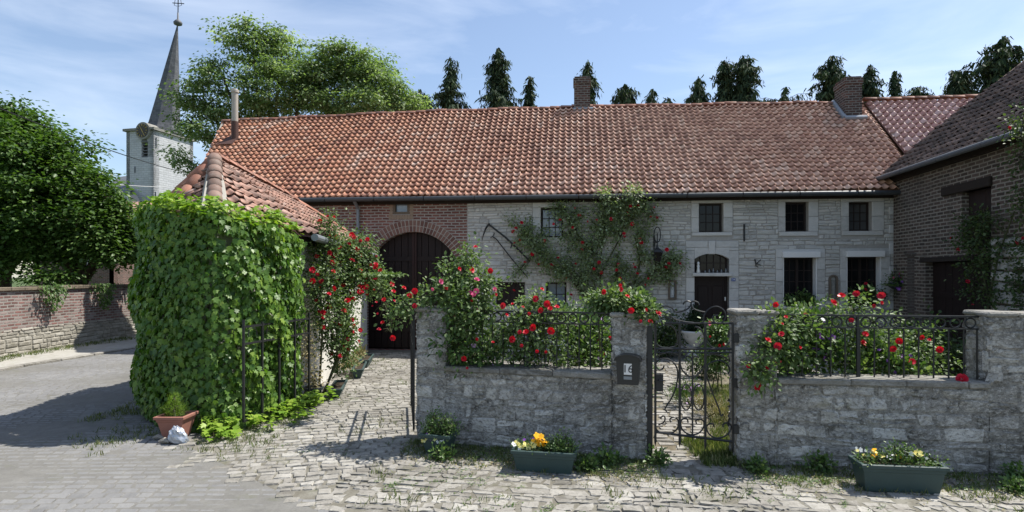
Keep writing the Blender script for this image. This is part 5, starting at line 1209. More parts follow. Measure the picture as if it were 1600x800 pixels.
# dark conifers
def conifer(px, ytop, halfw, Y, label, seed, ybase=175, lean=0.0, sparse=1.0, shape=1.0):
    global rng
    random.seed(seed); rng = np.random.default_rng(seed)
    top = at(px, ytop, Y); hw = halfw*1.3/F*Y; H = top.z; zvis = at(px, ybase, Y).z-1.5
    t = thing('conifer', label, 'tree', (top.x, Y, 0), 'dark conifers behind the roof'); mb = MB()
    mb.tube([Vector((top.x, Y, 0)), Vector((top.x+lean*.5, Y, zvis)), Vector((top.x, Y, H-.15))], [.22, .12, .015], 6)
    P_, D_, N_, S_ = [], [], [], []
    z = H
    span = H-zvis
    while z > 1.5:
        f = min(1, (H-z)/span); nb = 2 if f < .1 else (4 if z > zvis-1 else 3); step = (.10 if f < .6 else .16) if z > zvis-.8 else .5
        for _ in range(nb):
            az = random.uniform(0, 2*math.pi); R_ = hw*(.13+.87*f**(.75*shape))*random.uniform(.5, 1.15)*(1+.25*math.sin(z*3.1+seed))
            o = Vector((math.cos(az), math.sin(az), 0)); p0 = Vector((top.x, Y, z)); p2 = p0+o*R_+Vector((0, 0, R_*random.uniform(-.35, .15)))
            mb.tube([p0, p0.lerp(p2, .5)+Vector((0, 0, R_*.12)), p2], [.02, .014, .005], 3)
            ns = max(6, int(R_*34*sparse*(1 if z > zvis-.8 else .35)))
            for k in range(ns):
                u = (k+random.random())/ns; q = p0.lerp(p2, u)+Vector((0, 0, R_*.12*4*u*(1-u)*.6)); q += Vector((random.gauss(0, .05), random.gauss(0, .05), random.gauss(0, .03)))
                P_.append(q); D_.append(o*random.uniform(0, .7)+Vector((random.gauss(0, .4), random.gauss(0, .4), -.9))); N_.append(o+Vector((random.gauss(0, .5), random.gauss(0, .5), .3))); S_.append(random.uniform(.18, .38)*(1.0 if z > zvis-.8 else 1.8))
                if random.random() < .6: P_.append(q+Vector((random.gauss(0, .1), random.gauss(0, .1), random.gauss(-.12, .1)))); D_.append(Vector((random.gauss(0, .5), random.gauss(0, .5), -.7))); N_.append(Vector(rdir(1)[0])); S_.append(random.uniform(.15, .3))
        z -= step
    mb.build('trunk', M['bark'], t); leaves('crown', np.array(P_), np.array(D_), np.array(N_), np.array(S_), M['conifer'], SPRAY, t)
for k, (px, yt, hw, Y, lb, shp, sp__) in enumerate([
    (656, 141, 24, 29, 'small dark conifer beside the round airy tree, lowest left of the row', .5, 1), (706, 92, 24, 27, 'slim pointed conifer, second from the left of the row behind the roof', .8, 1.1),
    (779, 76, 30, 27, 'tall pointed conifer behind the roof, largest one left of the middle chimney', .75, 1.25), (827, 120, 16, 28, 'thin short conifer just right of the tall pointed one', .9, .9),
    (918, 97, 20, 28, 'conifer rising behind the middle chimney', .9, 1.1), (978, 133, 20, 29, 'low ragged conifer right of the middle chimney', .45, 1.2),
    (1019, 140, 11, 29, 'tiny conifer tip showing over the ridge between two taller groups', .6, .9), (1044, 154, 17, 30, 'lowest faint conifer tip on the ridge line, left of the twin conifers', .4, .9),
    (1092, 123, 22, 28, 'drooping conifer left of the twin tall conifers', .5, 1.2), (1133, 95, 22, 27.5, 'left one of the twin tall conifers above the stone house', .6, 1.2),
    (1162, 88, 28, 27, 'right one of the twin tall conifers above the stone house', .5, 1.3), (1222, 150, 46, 30, 'low dark conifer hump left of the right chimney', .3, 1),
    (1300, 88, 32, 26, 'drooping conifer directly left of the right chimney', .6, 1.2), (1358, 103, 22, 27, 'ragged conifer directly right of the right chimney', .6, 1.2),
    (1398, 112, 16, 28, 'bent conifer above the pinkish roof, between the chimney and the barn', .7, 1.0), (1436, 136, 34, 29, 'low drooping conifer over the pinkish roof ridge', .4, 1.1),
    (1500, 110, 34, 26, 'broad drooping conifer behind the barn roof', .35, 1.25), (1568, 58, 46, 25, 'highest conifer of all, at the right edge above the barn roof', .55, 1.3)]):
    conifer(px, yt, hw, Y, lb, 100+k, sparse=sp__, shape=shp)
rng = np.random.default_rng(77); random.seed(77)

# ================================================================== FLOWERS AND BUSHES
def bloom_mesh(mt, kind='rose'):
    mb = MB()
    if kind == 'rose':
        for ring, (n, r, z, tilt) in enumerate(((6, .5, -.05, .25), (5, .36, .1, .8), (4, .2, .2, 1.2))):
            for k in range(n):
                t = 2*math.pi*(k+.4*ring)/n+random.uniform(-.15, .15); o = Vector((math.cos(t), math.sin(t), 0)); s_ = Vector((-o.y, o.x, 0)); u = Vector((0, 0, 1))
                wd = r*.85; c0 = o*.05; c1 = o*r*.7*math.cos(tilt*.8)+u*(z+r*.5*math.sin(tilt)); c2_ = o*r*math.cos(tilt*.6)+u*(z+r*.75*math.sin(tilt)+.02)
                mb.add([c0+u*(-.1), c1-s_*wd*.6, c2_-s_*wd*.35, c2_+s_*wd*.35+u*.03, c1+s_*wd*.6], [(0, 4, 3, 2, 1)], random.random())
    else:
        for k in range(5):
            t = 2*math.pi*k/5+.3; o = Vector((math.cos(t), math.sin(t), 0)); s_ = Vector((-o.y, o.x, 0)); mb.add([Vector((0, 0, 0)), o*.35-s_*.28+Vector((0, 0, .04)), o*.6-s_*.1, o*.6+s_*.12+Vector((0, 0, .03)), o*.35+s_*.28], [(0, 1, 2, 3, 4)], random.random())
    me = bpy.data.meshes.new('bloom'); me.from_pydata([tuple(v) for v in mb.v], [], mb.f); a = me.attributes.new('rnd', 'FLOAT', 'FACE'); a.data.foreach_set('value', mb.r); me.materials.append(mt); me.update(); return me
BM = {k: [bloom_mesh(M[k], 'rose') for _ in range(3)] for k in ('red', 'crimson', 'pink')}
BM.update({k: [bloom_mesh(M[k], 'flat') for _ in range(2)] for k in ('purple', 'lilac', 'yellow', 'orange', 'whitep')})
def bloom(parent, key, pos, d, size, name='bloom'):
    o = bpy.data.objects.new(name, random.choice(BM['crimson' if key == 'red' and random.random() < .3 else key])); C.objects.link(o); o.parent = parent; o.location = Vector(pos)-ORG[parent]
    o.rotation_euler = Vector(d).to_track_quat('Z', 'Y').to_euler(); o.scale = (size*.8,)*3; return o
def plant(name, label, cat, base, blobs, lm, ls, n_cl, per, clr, blooms=(), stems=(), group=None, tpl=LEAF6, twig=.004, face=(.1, -.8, .5), out=.75, stem_r=.012, upright=0.0):
    # blobs (centre, radii); blooms: (key, size, count or list of points)
    t = thing(name, label, cat, base, group); cen = []; w = np.array([b[1][0]*b[1][1]*b[1][2] for b in blobs])**.6; w = w/w.sum(); mb = MB()
    for (c, r), k in zip(blobs, w):
        c = Vector(c)
        for _ in range(max(2, int(n_cl*k))):
            d = Vector(rdir(1)[0]); rr = random.random()**.45; cen.append(c+Vector((d.x*r[0], d.y*r[1], d.z*r[2]))*rr)
    nodes = [Vector(base)]
    for st in stems:
        pts = [Vector(p) for p in st]; mb.tube(pts, [stem_r*(1-.6*i/len(pts)) for i in range(len(pts))], 5)
        for i in range(len(pts)-1):
            for k in range(4): nodes.append(pts[i].lerp(pts[i+1], (k+1)/4))
    if not stems:
        for (c, r) in blobs:
            c = Vector(c); b_ = Vector(base)+Vector((random.uniform(-.1, .1), random.uniform(-.1, .1), 0)); m = b_.lerp(c, .5)+Vector((0, 0, .05)); mb.tube([b_, m, c], [stem_r, stem_r*.7, stem_r*.4], 5); nodes += [m, c, m.lerp(c, .5)]
    NA = np.array([list(n) for n in nodes])
    for q in cen:
        d2 = ((NA-np.array(q))**2).sum(1); j = int(d2.argmin()); p = Vector(NA[j]); m = p.lerp(q, .5)+Vector((0, 0, .04)); mb.tube([p, m, q], [twig*1.6, twig*1.2, twig*.7], 3)
    mb.build('stems', M['stem'], t)
    CN = np.array([list(c) for c in cen]); n = len(CN)*per; CI = np.repeat(np.arange(len(CN)), per); off = rng.normal(size=(n, 3))*clr*.5; P_ = CN[CI]+off
    P_[:, 2] = np.maximum(P_[:, 2], Vector(base).z+.01)
    D_ = unit(off+1e-4)+rdir(n)*.5+np.array([0, 0, -.15+upright]); N_ = rdir(n)*.6+np.array([.1, -.25, .9])
    if lm: leaves('foliage', P_, D_, N_, rng.uniform(.65, 1.3, n)*ls, M[lm], tpl, t, rnd=np.clip(rng.normal(.5, .2, n)+rng.normal(0, .13, len(CN))[CI], 0, 1))
    for key, size, cnt in blooms:
        pts = cnt if isinstance(cnt, (list, tuple)) else []
        if not pts:
            pts = []
            for _ in range(cnt):
                i = random.choices(range(len(blobs)), weights=w)[0]; c, r = blobs[i]; d = (Vector(rdir(1)[0])+Vector(face)*.9).normalized(); pts.append(Vector(c)+Vector((d.x*r[0], d.y*r[1], d.z*r[2]))*random.uniform(out, 1.12))
        for p in pts: bloom(t, key, p, Vector(face)+Vector(rdir(1)[0])*.7, size*random.choice((random.uniform(.45, .75), random.uniform(.8, 1.2), random.uniform(.8, 1.15))))
    return t
fb = lambda px, py, r, o=.22, d=.16: (tuple(P(px, py, o)), (r/57, d, r/57*.95))
# climbing rose on the facade
fbl = [fb(875, 325, 14), fb(850, 370, 10, .2), fb(885, 340, 14), fb(900, 350, 10), fb(905, 330, 8), fb(945, 325, 18), fb(975, 318, 22, .3, .2), fb(1005, 320, 14, .3), fb(1020, 335, 9), fb(960, 345, 18), fb(985, 345, 13), fb(965, 365, 10), fb(940, 355, 12),
       fb(825, 355, 12), fb(820, 375, 17, .25), fb(840, 390, 17), fb(855, 405, 18, .25), fb(870, 420, 17), fb(888, 410, 12), fb(885, 430, 10), fb(915, 395, 15), fb(925, 380, 10), fb(920, 415, 14), fb(905, 435, 9), fb(938, 410, 8), fb(930, 430, 10), fb(965, 400, 8), fb(967, 420, 10), fb(972, 440, 8),
       fb(1000, 375, 10), fb(1005, 395, 11), fb(1020, 410, 7), fb(1000, 365, 6), fb(1050, 400, 10), fb(1040, 412, 12), fb(1058, 412, 8), fb(800, 345, 5, .15), fb(815, 420, 7), fb(805, 430, 5), fb(990, 300, 10, .5), fb(945, 303, 8, .48)]
dbl = [fb(935, 375, 14, .12, .08), fb(930, 350, 12, .12, .08), fb(890, 385, 10, .12, .08), fb(900, 370, 14, .12, .08), fb(1000, 440, 14, .15, .08), fb(990, 455, 12, .15), fb(1025, 430, 14, .15), fb(1005, 470, 12, .15), fb(1045, 430, 8, .15), fb(915, 455, 10, .12), fb(930, 465, 10, .12), fb(910, 440, 9, .12), fb(980, 425, 9, .12), fb(880, 370, 10, .1, .06), fb(955, 440, 6, .1), fb(1010, 355, 6, .1)]
st = [[P(925, 545, .15), P(925, 500, .12), P(918, 470, .1), P(935, 430, .1), P(940, 390, .1), P(945, 350, .1), P(960, 310, .12)], [P(918, 470, .1), P(895, 440, .1), P(870, 420, .12), P(830, 385, .12), P(815, 360, .12)], [P(930, 545, .15), P(940, 480, .1), P(938, 430, .12), P(980, 350, .14), P(1010, 320, .2)],
      [P(940, 480, .1), P(985, 455, .1), P(1020, 425, .12), P(1050, 405, .15)], [P(935, 400, .1), P(905, 370, .1), P(880, 330, .12)], [P(990, 450, .1), P(1000, 410, .1), P(992, 370, .12)], [P(960, 460, .1), P(965, 400, .14)]]
cl_ = plant('climbing_rose', 'large climbing rose with red blooms trained over the stone facade beside the front door', 'climbing rose', FA.p(FA.px(925, 545)[0], 0, .15), fbl+dbl, 'rose_leaf_sage_lit', .062, 950, 16, .20, [('red', .125, [P(x, y, .38) for x, y in
   [(806, 357), (815, 348), (802, 362), (804, 380), (812, 375), (832, 397), (820, 410), (851, 376), (865, 350), (875, 344), (898, 325), (905, 337), (918, 346), (932, 344), (895, 355), (872, 403), (862, 414), (842, 413), (885, 435), (910, 379), (909, 390), (900, 412), (936, 410), (940, 426), (928, 420), (968, 310), (985, 322), (997, 321), (1022, 324), (980, 332), (983, 337), (1026, 341), (1017, 339), (955, 342), (975, 365), (976, 370), (988, 350), (1000, 373), (1002, 379), (966, 413), (964, 422), (990, 413), (992, 418), (996, 428), (969, 435), (974, 442), (1013, 435), (1040, 418), (1045, 412), (1062, 412), (1042, 390), (892, 461), (1008, 445), (970, 452), (938, 465), (967, 447), (803, 454)]])], st, stem_r=.03, upright=-.1)
# rose on the outbuilding
rose_at = lambda px, py, Y, rx, ry, rz: (tuple(at(px, py, Y)), (rx, ry, rz))
ob = [rose_at(515, 350, 10.2, .22, .25, .2), rose_at(508, 385, 10.2, .32, .3, .3), rose_at(530, 400, 10.6, .5, .4, .38), rose_at(560, 380, 10.8, .3, .35, .22), rose_at(545, 460, 10.6, .35, .35, .3), rose_at(505, 425, 10, .3, .3, .3), rose_at(555, 400, 11.0, .4, .5, .28), rose_at(570, 425, 11, .42, .5, .28), rose_at(540, 435, 10.6, .42, .4, .3), rose_at(510, 470, 10, .3, .3, .3), rose_at(530, 490, 10.2, .33, .3, .35),
      rose_at(520, 530, 10.1, .32, .25, .35), rose_at(500, 505, 9.8, .2, .2, .2), rose_at(535, 560, 10.3, .22, .2, .3), rose_at(585, 445, 11, .3, .4, .2), rose_at(545, 525, 10.3, .2, .2, .25), rose_at(493, 455, 9.8, .14, .2, .3)]
plant('rose_bush', 'tall rose covered in red blooms climbing the right side of the white outbuilding', 'rose', (-3.25, 10.0, 0), ob, 'rose_leaf', .05, 800, 17, .16, [('red', .125, 98)], [[(-3.3, 10, 0), at(530, 560, 10), at(515, 500, 9.9), at(510, 420, 10), at(515, 350, 10.1)], [(-3.3, 10.1, 0), at(540, 520, 10.3), at(545, 440, 10.5), at(580, 410, 11)], [(-3.32, 9.9, 0), at(505, 500, 9.8), at(498, 440, 9.9)]], stem_r=.022, face=(.45, -.75, .4))
# drooping rose at the arch end
db = [rose_at(592, 455, 9.6, .15, .2, .15), rose_at(600, 480, 9.2, .16, .2, .22), rose_at(612, 500, 8.6, .12, .15, .16), rose_at(606, 515, 8.5, .07, .1, .12)]
plant('rose_branch', 'drooping rose shoot hanging in front of the dark barn door', 'rose', at(580, 430, 10), db, 'rose_leaf', .05, 70, 15, .13, [('red', .085, [at(x, y, 8.9) for x, y in [(582, 478), (590, 490), (600, 468), (598, 504), (615, 455), (592, 515), (588, 472)]]), ('red', .13, [at(614, 528, 8.4)])], [[at(575, 430, 10.4), at(592, 455, 9.6), at(605, 485, 9), at(612, 520, 8.5)]], stem_r=.008)
# rose over the left pillar, reaching left
pb = [rose_at(655, 470, 7.3, .22, .14, .08), rose_at(632, 480, 7.4, .2, .14, .09), rose_at(620, 492, 7.4, .10, .1, .1), rose_at(690, 455, 7.3, .22, .2, .11), rose_at(715, 430, 7.4, .22, .25, .2), rose_at(735, 410, 7.5, .16, .22, .2), rose_at(715, 470, 7.15, .22, .25, .2), rose_at(745, 450, 7.3, .2, .25, .26), rose_at(725, 500, 7.1, .18, .2, .15), rose_at(755, 480, 7.2, .16, .2, .2), rose_at(765, 440, 7.3, .1, .14, .12)]
plant('rose_bush', 'rose spilling over the left stone pillar, with red and a few pink blooms', 'rose', (-.6, 7.75, 0), pb, 'rose_leaf', .05, 240, 16, .14, [('red', .085, [at(x, y, 7.1) for x, y in [(743, 386), (766, 423), (775, 460), (737, 422), (631, 450), (640, 462), (697, 450), (648, 455), (705, 470), (718, 420), (737, 470), (648, 478), (616, 470)]]), ('pink', .085, [at(x, y, 7.05) for x, y in [(744, 455), (741, 462), (773, 452), (748, 484), (712, 495), (689, 440), (676, 452), (745, 437), (735, 458)]])],
      [[(-.6, 7.75, 0), at(725, 500, 7.5), at(715, 450, 7.4), at(738, 400, 7.5)], [at(715, 460, 7.4), at(690, 462, 7.3), at(640, 478, 7.35), at(616, 495, 7.4)], [(-.55, 7.75, 0), at(755, 480, 7.3), at(765, 435, 7.3)]])
# roses behind the left railing
lb_ = [rose_at(830, 470, 7.3, .2, .25, .14), rose_at(850, 490, 7.2, .28, .3, .2), rose_at(820, 500, 7.1, .28, .25, .2), rose_at(845, 520, 7.1, .3, .3, .2), rose_at(800, 520, 7.2, .22, .25, .2), rose_at(870, 500, 7.3, .2, .25, .2), rose_at(860, 550, 7.2, .3, .3, .2), rose_at(815, 550, 7.2, .25, .25, .2)]
plant('rose_bush', 'red rose bush in the middle behind the left iron railing', 'rose', (.35, 7.4, 0), lb_, 'rose_leaf', .045, 230, 15, .13, [('red', .10, [at(x, y, 6.75) for x, y in [(847, 452), (837, 467), (817, 480), (822, 519), (812, 519), (801, 475), (786, 478), (870, 480), (855, 475), (827, 490), (770, 535), (800, 530), (839, 549), (853, 550), (815, 540), (861, 517), (845, 485), (860, 482), (792, 492), (833, 512)]])], stem_r=.012)
plant('flower_bed_plants', 'leafy mixed plants low behind the railing beside the left pillar', 'plants', (-.55, 7.5, 0), [rose_at(715, 540, 7.3, .25, .3, .25), rose_at(750, 560, 7.3, .25, .3, .22), rose_at(775, 535, 7.5, .2, .3, .22), rose_at(735, 510, 7.4, .2, .2, .2)], 'herb', .05, 160, 16, .17, [('red', .08, [at(725, 560, 6.95), at(730, 575, 6.9), at(745, 530, 7)]), ('lilac', .07, 5)])
plant('flower_bed_plants', 'grey green stalks with small mauve flowers behind the railing near the mailbox', 'plants', (1.0, 7.6, 0), [rose_at(905, 530, 7.6, .28, .35, .28), rose_at(930, 520, 7.8, .2, .35, .3), rose_at(910, 560, 7.4, .3, .3, .2), rose_at(945, 545, 7.6, .2, .3, .3), rose_at(890, 500, 7.9, .2, .3, .2)], 'herb', .055, 190, 15, .18, [('lilac', .08, 12), ('crimson', .07, 5)], upright=.5)
# rose over gate pillar
gb2 = [rose_at(950, 468, 6.9, .2, .2, .07), rose_at(975, 470, 6.75, .2, .2, .08), rose_at(1000, 480, 6.6, .16, .16, .09), rose_at(1012, 490, 6.5, .10, .12, .07), rose_at(935, 475, 6.9, .13, .15, .07)]
plant('rose_branch', 'rose branch with big red blooms lying over the gate pillar above the mailbox', 'rose', (1.2, 7.0, .0), gb2, 'rose_leaf', .05, 130, 16, .12, [('red', .10, [at(x, y, 6.35) for x, y in [(986, 485), (1001, 502), (1016, 503), (1010, 484), (943, 456), (980, 463), (1028, 490), (970, 452), (969, 446)]])],
      [[(1.15, 7.1, 0), at(935, 500, 7), at(945, 475, 6.9), at(985, 468, 6.7), at(1015, 490, 6.5)]])
# right flower bed
def rb_(spec): return [rose_at(*s_) for s_ in spec]
plant('rose_bush', 'rose trailing over the left end of the right street wall beside the gate', 'rose', (3.0, 6.7, .0), rb_([(1205, 500, 6.5, .14, .2, .1), (1215, 520, 6.4, .16, .2, .14), (1200, 545, 6.3, .13, .15, .12), (1190, 575, 6.1, .12, .1, .12), (1180, 590, 6.1, .06, .06, .06), (1230, 545, 6.5, .2, .25, .2), (1245, 510, 6.6, .2, .25, .14)]), 'rose_leaf', .05, 200, 16, .14,
      [('red', .095, [at(x, y, 6.1) for x, y in [(1212, 476), (1228, 495), (1222, 506), (1221, 522), (1215, 541), (1216, 566), (1197, 576), (1184, 604), (1170, 572), (1200, 532), (1250, 543)]])], [[(3.0, 6.75, 0), at(1225, 540, 6.6), at(1210, 510, 6.45), at(1200, 560, 6.2), at(1180, 595, 6.05)]])
plant('rose_bush', 'rose bush with red heads rising above the middle of the right railing', 'rose', (3.9, 6.9, .0), rb_([(1300, 490, 6.9, .2, .25, .12), (1335, 485, 6.9, .2, .25, .16), (1345, 465, 6.9, .09, .12, .08), (1365, 505, 7, .2, .25, .15), (1320, 520, 6.9, .28, .3, .2), (1350, 545, 6.9, .25, .3, .2), (1300, 550, 6.8, .25, .3, .2)]), 'rose_leaf', .046, 110, 13, .13,
      [('red', .11, [at(x, y, 6.6) for x, y in [(1315, 462), (1302, 473), (1338, 459), (1377, 462), (1378, 473), (1258, 492), (1352, 522), (1347, 536), (1365, 478), (1330, 500)]])])
plant('rose_bush', 'low rose bush with orange red blooms at the right end of the flower bed', 'rose', (4.6, 6.9, .0), rb_([(1405, 540, 7, .28, .3, .2), (1435, 530, 7, .25, .3, .16), (1455, 560, 6.9, .22, .3, .16), (1420, 570, 6.8, .3, .3, .15), (1390, 560, 6.9, .2, .3, .2)]), 'rose_leaf', .046, 100, 13, .13,
      [('red', .09, [at(x, y, 6.5) for x, y in [(1405, 533), (1452, 531), (1425, 565), (1468, 546), (1440, 527), (1395, 545)]]), ('red', .13, [at(1503, 592, 6.1)])])
plant('iris_clump', 'clump of purple irises among green blades behind the right railing', 'flowers', (3.35, 6.9, 0), rb_([(1265, 530, 6.8, .22, .25, .22), (1285, 550, 6.8, .22, .25, .25), (1245, 570, 6.8, .2, .2, .2), (1275, 500, 6.9, .18, .2, .12)]), 'herb', .065, 110, 12, .15, [('purple', .10, [at(x, y, 6.65) for x, y in [(1288, 502), (1293, 528), (1300, 527), (1283, 525), (1290, 560), (1275, 545), (1262, 555)]]), ('whitep', .09, [at(1286, 499, 6.6)])], upright=.8)
plant('lavender_clump', 'lavender and small blue flowers low at the right of the flower bed', 'flowers', (4.2, 6.8, 0), rb_([(1370, 555, 6.8, .3, .25, .18), (1410, 575, 6.7, .25, .2, .12), (1340, 575, 6.7, .25, .2, .12)]), 'herb', .05, 130, 14, .15, [('purple', .06, [at(x+random.uniform(-5, 5), y+random.uniform(-4, 4), 6.6) for x, y in [(1375, 550), (1380, 552), (1412, 553), (1418, 555), (1408, 558), (1400, 580), (1390, 560), (1340, 560), (1350, 545)]])], upright=.9)
plant('shrub', 'leafy green shrub in front of the right tall windows of the farmhouse', 'shrub', (4.8, 9.5, 0), rb_([(1240, 525, 9.5, .5, .5, .3), (1290, 530, 9.5, .6, .5, .3), (1250, 490, 10, .2, .3, .25)]), 'herb', .05, 70, 13, .2, upright=.3)
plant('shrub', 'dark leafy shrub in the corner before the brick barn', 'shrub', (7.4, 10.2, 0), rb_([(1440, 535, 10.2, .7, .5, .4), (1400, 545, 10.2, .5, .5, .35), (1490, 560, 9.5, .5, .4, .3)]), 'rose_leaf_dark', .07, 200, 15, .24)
# geraniums at the tall window
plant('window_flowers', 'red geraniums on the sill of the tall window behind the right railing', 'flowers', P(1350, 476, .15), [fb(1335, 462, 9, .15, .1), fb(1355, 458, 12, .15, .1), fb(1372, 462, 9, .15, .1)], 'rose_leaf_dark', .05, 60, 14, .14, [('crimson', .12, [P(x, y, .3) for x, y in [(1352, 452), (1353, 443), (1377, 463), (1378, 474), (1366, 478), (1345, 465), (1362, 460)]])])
plant('window_flowers', 'green pot plants on the sill of the tall window nearer the front door', 'flowers', P(1250, 478, .15), [fb(1235, 472, 7, .12, .1), fb(1253, 465, 8, .12, .1), fb(1265, 472, 7, .12, .1)], 'herb', .06, 40, 14, .12, upright=.8)
# hanging purple basket
hb = thing('hanging_basket', 'hanging basket of purple petunias in the corner by the brick pier', 'basket', P(1399, 440, .35)); hc = P(1400, 445, .35)
mb = MB(); mb.lathe(hc, [(.06, -.12), (.16, -.05), (.18, .05)], 14); mb.build('basket_bowl', M['bucket'], hb); mb = MB()
for k in range(3): t = k*2.1; mb.tube([hc+Vector((math.cos(t)*.17, math.sin(t)*.17, .05)), hc+Vector((0, 0, .5))], .004, 4)
mb.tube([hc+Vector((0, 0, .5)), P(1400, 417, .03)], .008, 5); mb.build('chain', I, hb)
plant('petunias', 'purple petunias trailing out of the hanging basket by the brick pier', 'flowers', hc, [(tuple(hc+Vector((0, 0, .08))), (.25, .2, .16)), (tuple(hc+Vector((-.05, -.05, -.2))), (.2, .15, .22)), (tuple(hc+Vector((.1, 0, .2))), (.15, .12, .12))], 'herb', .05, 60, 14, .12, [('pink', .075, 10), ('purple', .085, 22)])
# climbers on the barn
def bb(px, py, r, o=.15): a, z = BA.px(px, py, o); return (tuple(BA.p(a, z, o)), (r/80, r/80, r/80))
Bp = lambda px, py, o=.1: BA.p(*BA.px(px, py, o), o)
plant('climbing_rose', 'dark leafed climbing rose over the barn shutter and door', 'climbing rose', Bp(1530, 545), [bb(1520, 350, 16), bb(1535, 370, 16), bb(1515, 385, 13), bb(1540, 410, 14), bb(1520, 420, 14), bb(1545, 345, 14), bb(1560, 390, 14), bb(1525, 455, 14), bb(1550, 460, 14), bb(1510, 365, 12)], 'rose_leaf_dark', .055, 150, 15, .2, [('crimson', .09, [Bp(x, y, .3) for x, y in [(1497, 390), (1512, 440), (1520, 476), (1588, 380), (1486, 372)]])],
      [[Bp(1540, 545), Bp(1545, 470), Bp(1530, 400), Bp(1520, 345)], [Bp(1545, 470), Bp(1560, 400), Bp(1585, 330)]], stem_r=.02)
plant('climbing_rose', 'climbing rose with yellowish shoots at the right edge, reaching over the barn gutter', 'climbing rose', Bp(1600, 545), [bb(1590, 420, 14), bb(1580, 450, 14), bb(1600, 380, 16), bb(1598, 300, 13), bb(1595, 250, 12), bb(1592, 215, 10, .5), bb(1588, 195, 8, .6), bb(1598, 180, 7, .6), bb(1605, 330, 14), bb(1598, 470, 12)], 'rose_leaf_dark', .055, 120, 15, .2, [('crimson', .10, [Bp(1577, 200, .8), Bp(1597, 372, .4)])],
      [[Bp(1610, 545), Bp(1605, 420), Bp(1608, 300), Bp(1600, 220, .5)]], stem_r=.02)
# garden seen through the gate
plant('chives', 'pink chive flowers beside the garden path behind the gate', 'flowers', (2.8, 9.2, 0), [((2.72, 9.2, .2), (.2, .2, .14)), ((2.95, 9.4, .2), (.18, .2, .14))], 'herb', .10, 70, 12, .10, [('lilac', .06, 26)], upright=1.5, tpl=BLADE)
plant('garden_grass_tuft', 'brownish ornamental tuft on the lawn behind the gate', 'plant', (2.95, 8.6, 0), [((2.9, 8.6, .16), (.16, .18, .14)), ((3.02, 8.2, .1), (.14, .12, .1))], 'straw', .09, 60, 14, .10, upright=.5, tpl=BLADE)
plant('potted_rose', 'rose in bloom beside the front door, seen through the gate', 'rose', (3.75, 10.6, 0), [rose_at(1120, 515, 10.6, .25, .25, .16), rose_at(1130, 525, 10.6, .2, .25, .18), rose_at(1112, 545, 10.6, .16, .2, .2), rose_at(1125, 560, 10.4, .2, .2, .2)], 'herb', .06, 110, 15, .15, [('pink', .1, [at(1108, 505, 10.3)]), ('red', .11, [at(x, y, 10.3) for x, y in [(1109, 526), (1124, 540), (1131, 538), (1127, 545)]])])
plant('low_bush', 'dark round bush beside the garden path behind the gate', 'shrub', (4.0, 11.8, 0), [((4.0, 11.8, .3), (.36, .3, .3))], 'rose_leaf_dark', .05, 80, 16, .18)
plant('border_plants', 'low grey green border plants along the left of the garden path', 'plants', (1.7, 9.5, 0), [((1.85, 9.2, .15), (.3, .7, .16)), ((2.3, 11.0, .2), (.35, .8, .22)), ((2.9, 12.8, .3), (.4, .5, .3))], 'herb', .06, 150, 14, .18, [('lilac', .05, 10)], upright=.6)
plant('border_shrub', 'green shrub against the farmhouse wall left of the front door', 'shrub', (3.6, 14.9, 0), [rose_at(1048, 520, 14.6, .45, .3, .45), rose_at(1030, 535, 14.6, .3, .3, .35)], 'rose_leaf_dark', .07, 120, 15, .22)
# urn with topiary
u0 = Vector((4.55, 14.35, 0)); un = thing('stone_urn', 'white stone urn on a foot beside the front door, seen through the gate', 'urn', u0)
mb = MB(); mb.box(Frame(4.33, 14.15, 4.77, 14.1), 0, .44, 0, .18, -.44, 0, .5, .02); mb.build('plinth', M['urn'], un)
mb = MB(); mb.lathe(u0+Vector((0, -.0, .18)), [(.16, 0), (.15, .04), (.08, .1), (.08, .16), (.2, .26), (.29, .38), (.31, .46), (.35, .5), (.35, .54), (.28, .54), (.27, .48)], 24, caps=False); mb.build('bowl', M['urn'], un, smooth=True)
mb = MB(); mb.lathe(u0+Vector((0, 0, .64)), [(.28, 0), (.0, .03)], 16); mb.build('soil', M['soil'], un)
plant('topiary_cone', 'small dark clipped conifer cone growing in the white urn', 'plant', u0+Vector((0, 0, .66)), [(tuple(u0+Vector((0, 0, .78))), (.22, .22, .14)), (tuple(u0+Vector((0, 0, .98))), (.15, .15, .16)), (tuple(u0+Vector((0, 0, 1.18))), (.07, .07, .16))], 'conifer', .05, 150, 18, .09)

